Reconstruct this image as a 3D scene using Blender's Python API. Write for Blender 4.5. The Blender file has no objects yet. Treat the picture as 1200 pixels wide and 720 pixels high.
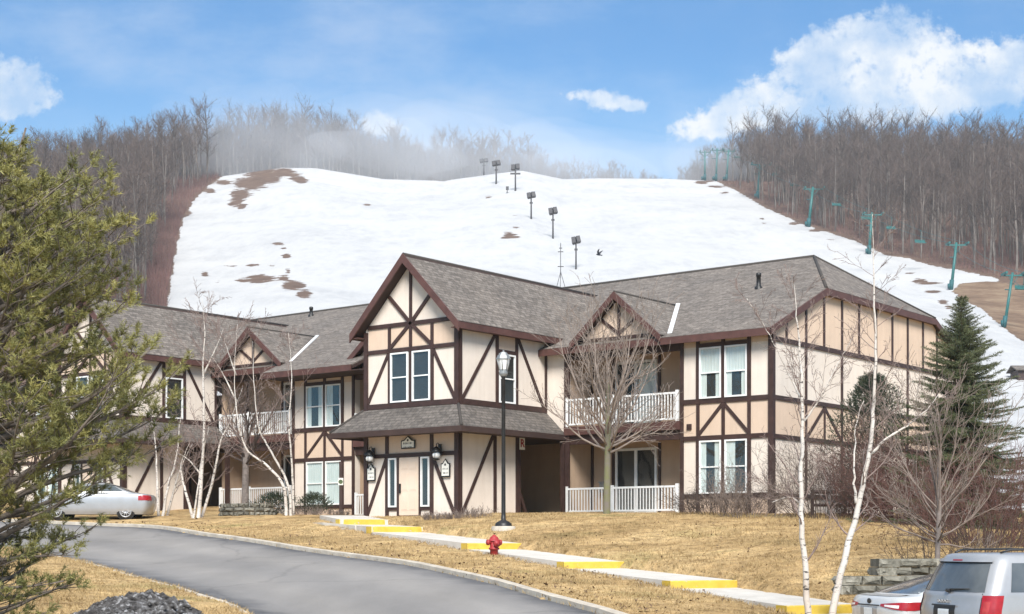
import bpy, bmesh, math, random
import numpy as np
from mathutils import Vector, Matrix

# ------------------------------------------------------------------ camera, sky, sun, exposure
scene = bpy.context.scene
R = math.radians
FPX, HX, HY, EYE = 1800.0, 600.0, 637.0, 2.0      # pixels per radian-tangent of the 1200 px wide view, horizon row, eye height

cam_data = bpy.data.cameras.new('camera')
cam = bpy.data.objects.new('camera', cam_data)
scene.collection.objects.link(cam)
scene.camera = cam
cam.location = (0, 0, EYE)
cam.rotation_euler = (R(90), 0, 0)
cam_data.sensor_width = 36
cam_data.lens = 54
cam_data.shift_y = 277 / 1200
cam_data.clip_start = 0.1
cam_data.clip_end = 5000

SUN_EL, SUN_AZ = R(42), R(178)                    # azimuth clockwise from +Y: behind the camera, slightly right
world = bpy.data.worlds.new('World')
scene.world = world
world.use_nodes = True

scene.view_settings.view_transform = 'Standard'
scene.view_settings.look = 'None'
scene.view_settings.gamma = 1
scene.view_settings.use_curve_mapping = False
scene.view_settings.exposure = 0.7
scene.cycles.use_denoising = True
scene.cycles.max_bounces = 6
scene.cycles.volume_bounces = 2
scene.cycles.transparent_max_bounces = 24

SKY_STRENGTH = 0.06
HAZE = 0.00018                                     # density of the air
MISTS = [(290, 170, 566, 40, 17, 20, .0075, 1), (400, 174, 566, 52, 18, 18, .0105, 2), (520, 180, 566, 56, 18, 16, .0105, 3), (640, 188, 566, 52, 18, 13, .0095, 4), (745, 197, 566, 46, 18, 9, .009, 6), (835, 192, 566, 20, 14, 12, .007, 5)]
def build_world():
    nt = world.node_tree
    nt.nodes.clear()
    L = nt.links.new
    def nd(t, **k):
        n = nt.nodes.new(t)
        for a, b in k.items(): setattr(n, a, b)
        return n
    def math_(op, a, b=None, c=None):
        n = nd('ShaderNodeMath', operation=op)
        for i, v in enumerate((a, b, c)):
            if v is None: continue
            if isinstance(v, (int, float)): n.inputs[i].default_value = v
            else: L(v, n.inputs[i])
        return n.outputs[0]
    out = nd('ShaderNodeOutputWorld')
    bg = nd('ShaderNodeBackground')
    bg.inputs['Strength'].default_value = SKY_STRENGTH
    sky = nd('ShaderNodeTexSky', sky_type='NISHITA')
    sky.sun_disc = False
    sky.sun_elevation = SUN_EL
    sky.sun_rotation = SUN_AZ
    sky.altitude = 200
    sky.air_density = 1.0
    sky.dust_density = 0.6
    sky.ozone_density = 2.0
    tc = nd('ShaderNodeTexCoord')
    sep = nd('ShaderNodeSeparateXYZ')
    L(tc.outputs['Generated'], sep.inputs[0])
    ay = math_('MAXIMUM', math_('ABSOLUTE', sep.outputs[1]), 0.05)
    # sky directions as tangents (east, up); mirrored to the south so clouds lie all round
    comb = nd('ShaderNodeCombineXYZ')
    L(math_('DIVIDE', sep.outputs[0], ay), comb.inputs[0])
    L(math_('DIVIDE', sep.outputs[2], ay), comb.inputs[1])
    P = comb.outputs[0]
    def noise(scale, detail, rough, sx=1.0, sy=1.0, off=(0, 0, 0)):
        m = nd('ShaderNodeMapping')
        m.inputs['Scale'].default_value = (sx, sy, 1)
        m.inputs['Location'].default_value = off
        L(P, m.inputs['Vector'])
        n = nd('ShaderNodeTexNoise')
        n.inputs['Scale'].default_value = scale
        n.inputs['Detail'].default_value = detail
        n.inputs['Roughness'].default_value = rough
        L(m.outputs[0], n.inputs['Vector'])
        return n.outputs['Fac']
    blobs = [  # (east px, up px, rx, ry, weight) in the tangent plane, 1800 px per unit
        (1062, 42, 34, 34, 1), (1018, 58, 46, 34, 1), (975, 62, 42, 26, .9), (950, 84, 30, 26, .8), (1050, 92, 70, 34, .8),
        (990, 100, 70, 34, .55), (1128, 78, 50, 26, .8), (1180, 82, 40, 30, .9), (1000, 130, 90, 20, .6), (1075, 120, 70, 22, .6),
        (885, 118, 32, 22, .9), (845, 136, 40, 20, .85), (912, 136, 40, 20, .6), (815, 155, 40, 14, .7), (1150, 105, 60, 22, .6), (1250, 70, 60, 40, .9),
        (18, 92, 32, 26, 1.1), (2, 112, 46, 26, 1), (-70, 110, 60, 40, 1), (40, 118, 22, 12, .7),
        (722, 120, 36, 11, .9), (690, 110, 30, 8, .6), (745, 126, 18, 6, .5), (441, 143, 20, 13, 1.1), (455, 152, 26, 10, .8),
    ]
    total = None
    for bx, by, rx, ry, w in blobs:
        c = ((bx - HX) / FPX, (HY - by) / FPX, 0)
        s = nd('ShaderNodeVectorMath', operation='SUBTRACT'); L(P, s.inputs[0]); s.inputs[1].default_value = c
        mu = nd('ShaderNodeVectorMath', operation='MULTIPLY'); L(s.outputs[0], mu.inputs[0]); mu.inputs[1].default_value = (FPX / rx, FPX / ry, 0)
        d = nd('ShaderNodeVectorMath', operation='DOT_PRODUCT'); L(mu.outputs[0], d.inputs[0]); L(mu.outputs[0], d.inputs[1])
        g = math_('MULTIPLY', math_('POWER', 2.718, math_('MULTIPLY', d.outputs['Value'], -0.8)), w)
        total = g if total is None else math_('ADD', total, g)
    total = math_('MINIMUM', total, 1.0)
    n1 = noise(40, 9, 0.64)
    n1b = noise(125, 6, 0.6, off=(2, 5, 0))
    amp = math_('MULTIPLY', math_('MINIMUM', math_('MULTIPLY', total, 3.0), 1.0), 2.9)
    field = math_('ADD', total, math_('MULTIPLY', math_('SUBTRACT', math_('ADD', math_('MULTIPLY', n1, .55), math_('MULTIPLY', n1b, .45)), 0.53), amp))
    mr = nd('ShaderNodeMapRange', interpolation_type='SMOOTHSTEP')
    L(field, mr.inputs['Value'])
    mr.inputs['From Min'].default_value = 0.22
    mr.inputs['From Max'].default_value = 0.92
    cum = mr.outputs[0]
    # thin high cloud: broad soft streaks
    n2 = noise(4.5, 9, 0.62, 1.0, 2.6, (1.3, .4, 0))
    mr2 = nd('ShaderNodeMapRange', interpolation_type='SMOOTHSTEP')
    L(n2, mr2.inputs['Value'])
    mr2.inputs['From Min'].default_value = 0.42
    mr2.inputs['From Max'].default_value = 0.75
    mr2.inputs['To Min'].default_value = 0.06
    mr2.inputs['To Max'].default_value = 0.34
    # pale band of moist air low over the hills
    mr3 = nd('ShaderNodeMapRange', interpolation_type='SMOOTHSTEP')
    up = nd('ShaderNodeSeparateXYZ'); L(P, up.inputs[0])
    L(up.outputs[1], mr3.inputs['Value'])
    mr3.inputs['From Min'].default_value = 0.33
    mr3.inputs['From Max'].default_value = 0.20
    mr3.inputs['To Min'].default_value = 0.0
    mr3.inputs['To Max'].default_value = 0.62
    # unseen broken cloud added overhead, above the view, to whiten the skylight
    n5 = tc_noise = nd('ShaderNodeTexNoise'); n5.inputs['Scale'].default_value = 3.0; n5.inputs['Detail'].default_value = 5; L(tc.outputs['Generated'], n5.inputs['Vector'])
    mr5 = nd('ShaderNodeMapRange', interpolation_type='SMOOTHSTEP'); L(sep.outputs[2], mr5.inputs['Value'])
    mr5.inputs['From Min'].default_value = 0.40; mr5.inputs['From Max'].default_value = 0.62
    over = math_('MULTIPLY', mr5.outputs[0], math_('MINIMUM', math_('MULTIPLY', n5.outputs['Fac'], 1.5), 1.0))
    n3 = noise(17, 7, 0.6, off=(3, 1, 0))
    mr6 = nd('ShaderNodeMapRange'); L(n3, mr6.inputs['Value']); mr6.inputs['From Min'].default_value = 0.38; mr6.inputs['From Max'].default_value = 0.6; mr6.inputs['To Min'].default_value = 0.62
    cum = math_('MULTIPLY', cum, mr6.outputs[0])
    alpha = math_('MAXIMUM', math_('MAXIMUM', cum, over), mr2.outputs[0])
    ccol = nd('ShaderNodeMix', data_type='RGBA')
    mr4 = nd('ShaderNodeMapRange'); L(n3, mr4.inputs['Value'])
    mr4.inputs['From Min'].default_value = 0.35; mr4.inputs['From Max'].default_value = 0.62
    L(mr4.outputs[0], ccol.inputs['Factor'])
    CB = 0.61 / SKY_STRENGTH
    ccol.inputs['A'].default_value = (CB * .60, CB * .76, CB * .96, 1)
    ccol.inputs['B'].default_value = (CB * .95, CB * .99, CB * 1.03, 1)
    mix = nd('ShaderNodeMix', data_type='RGBA')
    L(alpha, mix.inputs['Factor'])
    tint = nd('ShaderNodeMix', data_type='RGBA', blend_type='MULTIPLY')
    tint.inputs['Factor'].default_value = 1
    tint.inputs['B'].default_value = SKY_TINT
    L(sky.outputs[0], tint.inputs['A'])
    band = nd('ShaderNodeMix', data_type='RGBA'); L(mr3.outputs[0], band.inputs['Factor']); L(tint.outputs['Result'], band.inputs['A']); band.inputs['B'].default_value = (CB * .50, CB * .76, CB * 1.0, 1)
    L(band.outputs['Result'], mix.inputs['A'])
    L(ccol.outputs['Result'], mix.inputs['B'])
    L(mix.outputs['Result'], bg.inputs['Color'])
    L(bg.outputs[0], out.inputs['Surface'])
SKY_TINT = (.52, 1.20, 1.60, 1)
build_world()

sun_data = bpy.data.lights.new('sun', 'SUN')
sun_data.energy = 4.0
sun_data.angle = R(24)
sun_data.color = (1.0, 0.96, 0.91)
sun = bpy.data.objects.new('sun', sun_data)
scene.collection.objects.link(sun)
sd = Vector((math.sin(SUN_AZ) * math.cos(SUN_EL), math.cos(SUN_AZ) * math.cos(SUN_EL), math.sin(SUN_EL)))
sun.rotation_euler = sd.to_track_quat('Z', 'Y').to_euler()

# ------------------------------------------------------------------ helpers
COL = scene.collection
def link(o, parent=None):
    COL.objects.link(o)
    if parent is not None: o.parent = parent
    return o
def tag(o, label=None, cat=None, group=None, kind=None):
    if label: o['label'] = label
    if cat: o['category'] = cat
    if group: o['group'] = group
    if kind: o['kind'] = kind
    return o
def empty(name, loc=(0, 0, 0), rz=0.0):
    o = bpy.data.objects.new(name, None)
    o.location = loc; o.rotation_euler = (0, 0, rz); o.empty_display_size = 0.3
    return link(o)
def copy_tree(o, parent=None):
    c = o.copy(); COL.objects.link(c)
    if parent is not None: c.parent = parent
    for ch in list(o.children): copy_tree(ch, c)
    return c

class MB:
    """collects boxes, beams, tubes and polygons; build() links them as one mesh object"""
    def __init__(s): s.v = []; s.f = []; s.uv = []; s.smooth = []
    def face(s, pts, uv=None, smooth=False):
        i = len(s.v); s.v += [tuple(p) for p in pts]
        s.f.append(tuple(range(i, i + len(pts)))); s.uv.append(uv); s.smooth.append(smooth)
    def grid(s, rows, smooth=True, close_u=False, close_v=False, flip=False):
        i = len(s.v); nu = len(rows); nv = len(rows[0])
        for r in rows: s.v += [tuple(p) for p in r]
        for a in range(nu if close_u else nu - 1):
            for b in range(nv if close_v else nv - 1):
                a2 = (a + 1) % nu; b2 = (b + 1) % nv
                q = (i + a * nv + b, i + a * nv + b2, i + a2 * nv + b2, i + a2 * nv + b)
                s.f.append(q[::-1] if flip else q); s.uv.append(None); s.smooth.append(smooth)
    def box(s, x0, x1, y0, y1, z0, z1):
        p = [(x, y, z) for z in (z0, z1) for y in (y0, y1) for x in (x0, x1)]
        i = len(s.v); s.v += p
        for q in ((0, 2, 3, 1), (4, 5, 7, 6), (0, 1, 5, 4), (2, 6, 7, 3), (0, 4, 6, 2), (1, 3, 7, 5)):
            s.f.append(tuple(i + k for k in q)); s.uv.append(None); s.smooth.append(False)
    def hexa(s, a, b):
        """solid between two quads (lists of four points)"""
        i = len(s.v); s.v += [tuple(p) for p in a] + [tuple(p) for p in b]
        for q in ((3, 2, 1, 0), (4, 5, 6, 7), (0, 1, 5, 4), (1, 2, 6, 5), (2, 3, 7, 6), (3, 0, 4, 7)):
            s.f.append(tuple(i + k for k in q)); s.uv.append(None); s.smooth.append(False)
    def prism(s, poly, off):
        """polygon extruded by the vector off"""
        n = len(poly); off = Vector(off)
        a = [Vector(p) for p in poly]; b = [p + off for p in a]
        i = len(s.v); s.v += [tuple(p) for p in a + b]
        s.f.append(tuple(i + k for k in range(n))[::-1]); s.f.append(tuple(i + n + k for k in range(n)))
        for k in range(n):
            k2 = (k + 1) % n
            s.f.append((i + k, i + k2, i + n + k2, i + n + k))
        for _ in range(n + 2): s.uv.append(None); s.smooth.append(False)
    def slab(s, poly, t, ue, up):
        """roof slab: top polygon with metric uv along ue (eave) and up (slope), thickness t downward"""
        a = [Vector(p) for p in poly]; n = len(a)
        nrm = (a[1] - a[0]).cross(a[2] - a[0]).normalized()
        if nrm.z < 0: nrm = -nrm
        ue = Vector(ue).normalized(); up = Vector(up).normalized()
        s.face(a, [(p.dot(ue), p.dot(up)) for p in a])
        b = [p - nrm * t for p in a]
        s.face(b[::-1])
        for k in range(n):
            k2 = (k + 1) % n; s.face([a[k], b[k], b[k2], a[k2]])
    def tube(s, pts, rad, n=6, cap=True, smooth=True):
        pts = [Vector(p) for p in pts]
        if isinstance(rad, (int, float)): rad = [rad] * len(pts)
        t = (pts[1] - pts[0]).normalized()
        ref = Vector((0, 0, 1)) if abs(t.z) < .9 else Vector((1, 0, 0))
        a = t.cross(ref).normalized()
        i0 = len(s.v)
        for k, p in enumerate(pts):
            if k == 0: t = pts[1] - pts[0]
            elif k == len(pts) - 1: t = pts[k] - pts[k - 1]
            else: t = pts[k + 1] - pts[k - 1]
            t.normalize()
            a = a - t * a.dot(t)
            if a.length < 1e-5: a = t.orthogonal()
            a.normalize(); b = t.cross(a)
            for j in range(n):
                w = 2 * math.pi * j / n
                s.v.append(tuple(p + (a * math.cos(w) + b * math.sin(w)) * rad[k]))
        for k in range(len(pts) - 1):
            for j in range(n):
                j2 = (j + 1) % n
                s.f.append((i0 + k * n + j, i0 + k * n + j2, i0 + (k + 1) * n + j2, i0 + (k + 1) * n + j))
                s.uv.append(None); s.smooth.append(smooth)
        if cap and n > 2:
            s.f.append(tuple(i0 + j for j in range(n))[::-1]); s.uv.append(None); s.smooth.append(False)
            e = i0 + (len(pts) - 1) * n
            s.f.append(tuple(e + j for j in range(n))); s.uv.append(None); s.smooth.append(False)
    def lathe(s, prof, c=(0, 0, 0), n=16, smooth=True):
        """prof: (radius, z) from bottom to top about a vertical axis at c"""
        rows = [[(c[0] + r * math.cos(2 * math.pi * j / n), c[1] + r * math.sin(2 * math.pi * j / n), c[2] + z) for j in range(n)] for r, z in prof]
        s.grid(rows, smooth=smooth, close_v=True)
        s.face(rows[0][::-1]); s.face(rows[-1])
    def build(s, name, mat, parent=None, recalc=False, **props):
        me = bpy.data.meshes.new(name)
        me.from_pydata(s.v, [], s.f)
        if any(u is not None for u in s.uv):
            lay = me.uv_layers.new(name='UVMap')
            k = 0
            for f, u in zip(s.f, s.uv):
                for j in range(len(f)):
                    if u is not None: lay.data[k].uv = u[j]
                    else:
                        p = s.v[f[j]]; lay.data[k].uv = (p[0] + p[1], p[2])
                    k += 1
        if any(s.smooth):
            me.polygons.foreach_set('use_smooth', s.smooth)
        me.update()
        if recalc:
            bm = bmesh.new(); bm.from_mesh(me); bmesh.ops.recalc_face_normals(bm, faces=bm.faces); bm.to_mesh(me); bm.free()
        me.materials.append(mat)
        o = bpy.data.objects.new(name, me)
        link(o, parent)
        tag(o, **props)
        return o

def np_mesh(name, V, F, mat, parent=None, smooth=False, attr=None, **props):
    """mesh from numpy arrays; F is (n, 3) or (n, 4)"""
    V = np.asarray(V, np.float32); F = np.asarray(F, np.int32)
    me = bpy.data.meshes.new(name)
    k = F.shape[1]
    me.vertices.add(len(V)); me.vertices.foreach_set('co', V.ravel())
    me.loops.add(F.size); me.loops.foreach_set('vertex_index', F.ravel())
    me.polygons.add(len(F))
    me.polygons.foreach_set('loop_start', np.arange(0, F.size, k, dtype=np.int32))
    me.polygons.foreach_set('loop_total', np.full(len(F), k, np.int32))
    if smooth: me.polygons.foreach_set('use_smooth', np.ones(len(F), bool))
    for an, av in (attr or {}).items():
        a = me.attributes.new(an, 'FLOAT', 'POINT'); a.data.foreach_set('value', np.asarray(av, np.float32))
    me.update(calc_edges=True); me.validate()
    me.materials.append(mat)
    o = bpy.data.objects.new(name, me); link(o, parent); tag(o, **props)
    return o

# ------------------------------------------------------------------ materials
def new_mat(name):
    m = bpy.data.materials.new(name); m.use_nodes = True
    nt = m.node_tree
    return m, nt, nt.nodes['Principled BSDF'], nt.links.new
def ramp(nt, stops):
    r = nt.nodes.new('ShaderNodeValToRGB')
    el = r.color_ramp.elements
    while len(el) < len(stops): el.new(0.5)
    for e, (p, c) in zip(el, stops): e.position = p; e.color = (*c, 1)
    return r
def tex_noise(nt, L, scale, detail=4, rough=.55, vec=None, stretch=None):
    n = nt.nodes.new('ShaderNodeTexNoise')
    n.inputs['Scale'].default_value = scale; n.inputs['Detail'].default_value = detail; n.inputs['Roughness'].default_value = rough
    if vec is None:
        tc = nt.nodes.new('ShaderNodeTexCoord'); vec = tc.outputs['Object']
    if stretch:
        m = nt.nodes.new('ShaderNodeMapping'); m.inputs['Scale'].default_value = stretch; L(vec, m.inputs['Vector']); vec = m.outputs[0]
    L(vec, n.inputs['Vector'])
    return n
def bump(nt, L, height, bsdf, strength=.3, dist=.02):
    b = nt.nodes.new('ShaderNodeBump'); b.inputs['Strength'].default_value = strength; b.inputs['Distance'].default_value = dist
    L(height, b.inputs['Height']); L(b.outputs[0], bsdf.inputs['Normal'])
def mixc(nt, L, fac, a, b, blend='MIX'):
    m = nt.nodes.new('ShaderNodeMix'); m.data_type = 'RGBA'; m.blend_type = blend
    for i, v in (('Factor', fac), ('A', a), ('B', b)):
        if isinstance(v, (int, float)): m.inputs[i].default_value = v
        elif isinstance(v, tuple): m.inputs[i].default_value = (*v, 1)
        else: L(v, m.inputs[i])
    return m.outputs['Result']
def M(name, c1, c2, scale=3, rough=.7, bscale=None, bstr=.3, bdist=.01, detail=5, stretch=None, metal=0.0, lo=.3, hi=.7, spec=None, coat=0.0):
    m, nt, b, L = new_mat(name)
    n = tex_noise(nt, L, scale, detail, .6, stretch=stretch)
    r = ramp(nt, [(lo, c1), (hi, c2)])
    L(n.outputs['Fac'], r.inputs[0]); L(r.outputs[0], b.inputs['Base Color'])
    b.inputs['Roughness'].default_value = rough; b.inputs['Metallic'].default_value = metal
    if spec is not None: b.inputs['Specular IOR Level'].default_value = spec
    if coat: b.inputs['Coat Weight'].default_value = coat; b.inputs['Coat Roughness'].default_value = .05
    if bscale:
        n2 = tex_noise(nt, L, bscale, 4, .6, stretch=stretch); bump(nt, L, n2.outputs['Fac'], b, bstr, bdist)
    return m

def stucco(name, c):
    """painted render: fine sand texture, faint streaks and blotches of weathering"""
    m, nt, b, L = new_mat(name)
    d = tuple(x * .92 for x in c); l = tuple(min(1, x * 1.06) for x in c)
    n = tex_noise(nt, L, .9, 6, .65); r = ramp(nt, [(.3, d), (.7, l)]); L(n.outputs['Fac'], r.inputs[0])
    s = tex_noise(nt, L, 2.2, 5, .6, stretch=(2.5, 2.5, .22)); r2 = ramp(nt, [(.3, (.94, .93, .92)), (.6, (1, 1, 1))]); L(s.outputs['Fac'], r2.inputs[0])
    L(mixc(nt, L, 1.0, r.outputs[0], r2.outputs[0], 'MULTIPLY'), b.inputs['Base Color'])
    b.inputs['Roughness'].default_value = .9
    n2 = tex_noise(nt, L, 55, 3, .7); bump(nt, L, n2.outputs['Fac'], b, .35, .01)
    return m

def shingles(name, c1, c2):
    m, nt, b, L = new_mat(name)
    uv = nt.nodes.new('ShaderNodeTexCoord')
    br = nt.nodes.new('ShaderNodeTexBrick')
    br.inputs['Scale'].default_value = 1
    br.inputs['Brick Width'].default_value = .31; br.inputs['Row Height'].default_value = .15
    br.inputs['Mortar Size'].default_value = .012; br.inputs['Mortar Smooth'].default_value = .3
    br.inputs['Color1'].default_value = (*c1, 1); br.inputs['Color2'].default_value = (*c2, 1)
    br.inputs['Mortar'].default_value = (c1[0] * .38, c1[1] * .38, c1[2] * .38, 1)
    br.offset = .37
    L(uv.outputs['UV'], br.inputs['Vector'])
    n = tex_noise(nt, L, 6, 6, .7, vec=uv.outputs['UV']); r = ramp(nt, [(.34, (.62, .6, .58)), (.66, (1.32, 1.28, 1.25))]); L(n.outputs['Fac'], r.inputs[0])
    n3 = tex_noise(nt, L, .5, 4, .6, vec=uv.outputs['UV']); r3 = ramp(nt, [(.3, (.82, .82, .82)), (.7, (1.1, 1.08, 1.05))]); L(n3.outputs['Fac'], r3.inputs[0])
    c = mixc(nt, L, 1.0, br.outputs['Color'], r.outputs[0], 'MULTIPLY')
    L(mixc(nt, L, 1.0, c, r3.outputs[0], 'MULTIPLY'), b.inputs['Base Color'])
    b.inputs['Roughness'].default_value = .95
    bump(nt, L, br.outputs['Fac'], b, .6, -.012)
    return m

MAT = {}
MAT['stucco_pale'] = stucco('pale_stucco', (.70, .615, .53))
MAT['stucco_peach'] = stucco('peach_stucco', (.62, .475, .36))
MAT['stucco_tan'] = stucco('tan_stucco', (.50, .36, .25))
MAT['trim'] = M('brown_trim', (.026, .012, .009), (.055, .026, .021), 4, .6, 30, .25, .006, stretch=(1, 1, 1))
MAT['fascia'] = M('red_brown_fascia', (.062, .026, .021), (.105, .046, .037), 3, .6, 20, .2, .006)
MAT['soffit'] = M('soffit_brown', (.03, .015, .012), (.05, .027, .021), 2, .8)
MAT['shingle'] = shingles('grey_brown_shingles', (.215, .192, .172), (.125, .11, .098))
MAT['shingle_canopy'] = shingles('dark_shingles', (.155, .14, .128), (.09, .081, .074))
MAT['white_metal'] = M('white_paint', (.72, .72, .7), (.82, .82, .8), 5, .45)
MAT['flash'] = M('galvanised_flashing', (.62, .63, .63), (.78, .78, .78), 6, .45)
MAT['door'] = M('cream_door_paint', (.66, .52, .40), (.72, .58, .46), 1.5, .5)
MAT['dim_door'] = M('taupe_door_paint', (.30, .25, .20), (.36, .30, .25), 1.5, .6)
MAT['dark'] = M('room_shade_paint', (.012, .013, .013), (.025, .025, .024), 2, .9)  # near-black colour standing in for the shade of the rooms
MAT['curtain'] = M('curtain_cloth', (.50, .55, .52), (.66, .69, .66), 3, .9, stretch=(8, 8, .6))
MAT['black_metal'] = M('black_metal', (.012, .012, .012), (.03, .03, .03), 8, .45, metal=.3)
MAT['concrete'] = M('pale_concrete', (.47, .435, .385), (.60, .56, .50), 1.6, .9, 60, .3, .006)
MAT['kerb'] = M('kerb_concrete', (.36, .31, .25), (.55, .49, .40), 2.5, .9, 40, .4, .01)
MAT['yellow'] = M('yellow_paint', (.52, .345, .035), (.64, .455, .065), 3, .6, 40, .2, .004)
def _chip():
    nt = MAT['yellow'].node_tree; b = nt.nodes['Principled BSDF']; L = nt.links.new; src = b.inputs['Base Color'].links[0].from_socket
    n = tex_noise(nt, L, 7, 8, .75); r = ramp(nt, [(.60, (0, 0, 0)), (.66, (1, 1, 1))]); L(n.outputs['Fac'], r.inputs[0])
    L(mixc(nt, L, r.outputs[0], src, (.40, .37, .32)), b.inputs['Base Color'])
_chip()
MAT['red_paint'] = M('red_enamel', (.24, .014, .018), (.38, .035, .036), 9, .5)
MAT['lamp_glass'] = M('frosted_lamp_glass', (.72, .72, .70), (.82, .82, .8), 4, .25)
MAT['grey_metal'] = M('grey_metal', (.20, .21, .21), (.30, .31, .31), 8, .5, metal=.3)
MAT['sign_face'] = M('cream_sign_face', (.72, .70, .62), (.80, .78, .70), 6, .5)
MAT['sign_green'] = M('faded_green_ink', (.05, .08, .03), (.09, .12, .05), 10, .6)
MAT['teal'] = M('teal_paint', (.012, .095, .09), (.02, .15, .14), 5, .5)
MAT['teal_pad'] = M('dark_teal_pad', (.008, .07, .08), (.015, .11, .12), 5, .7)
MAT['pole'] = M('dark_pole_steel', (.035, .033, .035), (.07, .065, .065), 5, .7)
MAT['bird'] = M('dark_feathers', (.006, .008, .014), (.02, .024, .04), 9, .6)
MAT['stone'] = M('rough_wall_block', (.085, .08, .062), (.31, .295, .255), 4.5, .95, 9, .9, .05)
def _stone_tone():
    nt = MAT['stone'].node_tree; b = nt.nodes['Principled BSDF']; L = nt.links.new
    src = b.inputs['Base Color'].links[0].from_socket
    ge = nt.nodes.new('ShaderNodeNewGeometry'); r = ramp(nt, [(0, (.45, .44, .40)), (1, (1.25, 1.22, 1.15))]); L(ge.outputs['Random Per Island'], r.inputs[0])
    L(mixc(nt, L, 1.0, src, r.outputs[0], 'MULTIPLY'), b.inputs['Base Color'])
_stone_tone()
MAT['rubble'] = None
MAT['bark_grey'] = M('grey_bark', (.13, .105, .09), (.30, .25, .22), 7, .9, 40, .5, .01)
MAT['twig'] = M('grey_brown_twig', (.145, .11, .09), (.26, .205, .172), 4, .9)
MAT['twig_pale'] = M('pale_twig', (.18, .14, .115), (.31, .25, .21), 4, .9)
MAT['twig_red'] = M('red_brown_twig', (.085, .04, .034), (.165, .085, .068), 2, .9)
MAT['twig_dark'] = M('dark_twig', (.05, .035, .03), (.11, .08, .065), 3, .9)
MAT['leaf'] = M('dead_leaf', (.06, .035, .02), (.20, .12, .06), 40, .9)
MAT['birch_twig'] = M('birch_twig', (.15, .10, .085), (.30, .23, .20), 4, .9)
MAT['wood_bark'] = M('wood_bark', (.06, .05, .043), (.235, .20, .172), .35, .95)
MAT['wood_twig'] = M('wood_twig', (.05, .040, .034), (.165, .118, .098), .12, .95)
MAT['needle'] = M('pine_needle', (.095, .105, .03), (.36, .325, .10), 1.7, .6, lo=.32, hi=.68)
MAT['needle_spruce'] = M('spruce_needle', (.035, .05, .02), (.145, .16, .07), 2.2, .65, lo=.32, hi=.68)
MAT['needle_dark'] = M('dark_evergreen_leaf', (.015, .026, .014), (.045, .06, .025), 3, .7)
MAT['pine_bark'] = M('pine_bark', (.10, .08, .065), (.24, .20, .165), 9, .9, 30, .6, .01)

def birch_bark():
    m, nt, b, L = new_mat('birch_bark')
    n = tex_noise(nt, L, 5, 5, .7, stretch=(1, 1, 3.2)); r = ramp(nt, [(.37, (.03, .026, .024)), (.45, (.62, .585, .545))]); L(n.outputs['Fac'], r.inputs[0])
    n2 = tex_noise(nt, L, 1.7, 3, .6); r2 = ramp(nt, [(.3, (.72, .66, .6)), (.7, (1.05, 1.04, 1.02))]); L(n2.outputs['Fac'], r2.inputs[0])
    L(mixc(nt, L, 1.0, r.outputs[0], r2.outputs[0], 'MULTIPLY'), b.inputs['Base Color'])
    b.inputs['Roughness'].default_value = .8
    return m
MAT['birch'] = birch_bark()

def mossy_bark():
    m, nt, b, L = new_mat('mossy_grey_bark')
    n = tex_noise(nt, L, 4, 5, .6); r = ramp(nt, [(.35, (.16, .135, .115)), (.62, (.15, .15, .065))]); L(n.outputs['Fac'], r.inputs[0])
    L(r.outputs[0], b.inputs['Base Color']); b.inputs['Roughness'].default_value = .95
    n2 = tex_noise(nt, L, 30, 4, .7); bump(nt, L, n2.outputs['Fac'], b, .5, .01)
    return m
MAT['bark_moss'] = mossy_bark()

def glass_mat():
    m, nt, b, L = new_mat('window_glass')
    nt.nodes.remove(b)
    out = nt.nodes['Material Output']
    t = nt.nodes.new('ShaderNodeBsdfTransparent'); t.inputs[0].default_value = (.96, .98, .975, 1)
    g = nt.nodes.new('ShaderNodeBsdfGlossy'); g.inputs['Roughness'].default_value = .04; g.inputs[0].default_value = (.85, .93, .95, 1)
    n = tex_noise(nt, L, .7, 2, .5); bp = nt.nodes.new('ShaderNodeBump'); bp.inputs['Strength'].default_value = .06; bp.inputs['Distance'].default_value = .3
    L(n.outputs['Fac'], bp.inputs['Height']); L(bp.outputs[0], g.inputs['Normal'])
    lw = nt.nodes.new('ShaderNodeLayerWeight'); lw.inputs['Blend'].default_value = .5
    pw = nt.nodes.new('ShaderNodeMath'); pw.operation = 'POWER'; L(lw.outputs['Facing'], pw.inputs[0]); pw.inputs[1].default_value = 3
    ma = nt.nodes.new('ShaderNodeMath'); ma.operation = 'MULTIPLY_ADD'; L(pw.outputs[0], ma.inputs[0]); ma.inputs[1].default_value = .7; ma.inputs[2].default_value = .09
    mx = nt.nodes.new('ShaderNodeMixShader'); L(ma.outputs[0], mx.inputs[0]); L(t.outputs[0], mx.inputs[1]); L(g.outputs[0], mx.inputs[2])
    L(mx.outputs[0], out.inputs['Surface'])
    return m
MAT['glass'] = glass_mat()
def car_glass():
    m, nt, b, L = new_mat('tinted_car_glass')
    n = tex_noise(nt, L, 3, 3, .5); r = ramp(nt, [(.3, (.06, .07, .075)), (.7, (.10, .112, .118))]); L(n.outputs['Fac'], r.inputs[0]); L(r.outputs[0], b.inputs['Base Color'])
    b.inputs['Roughness'].default_value = .05; b.inputs['Specular IOR Level'].default_value = .9
    return m
MAT['car_glass'] = car_glass()
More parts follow.
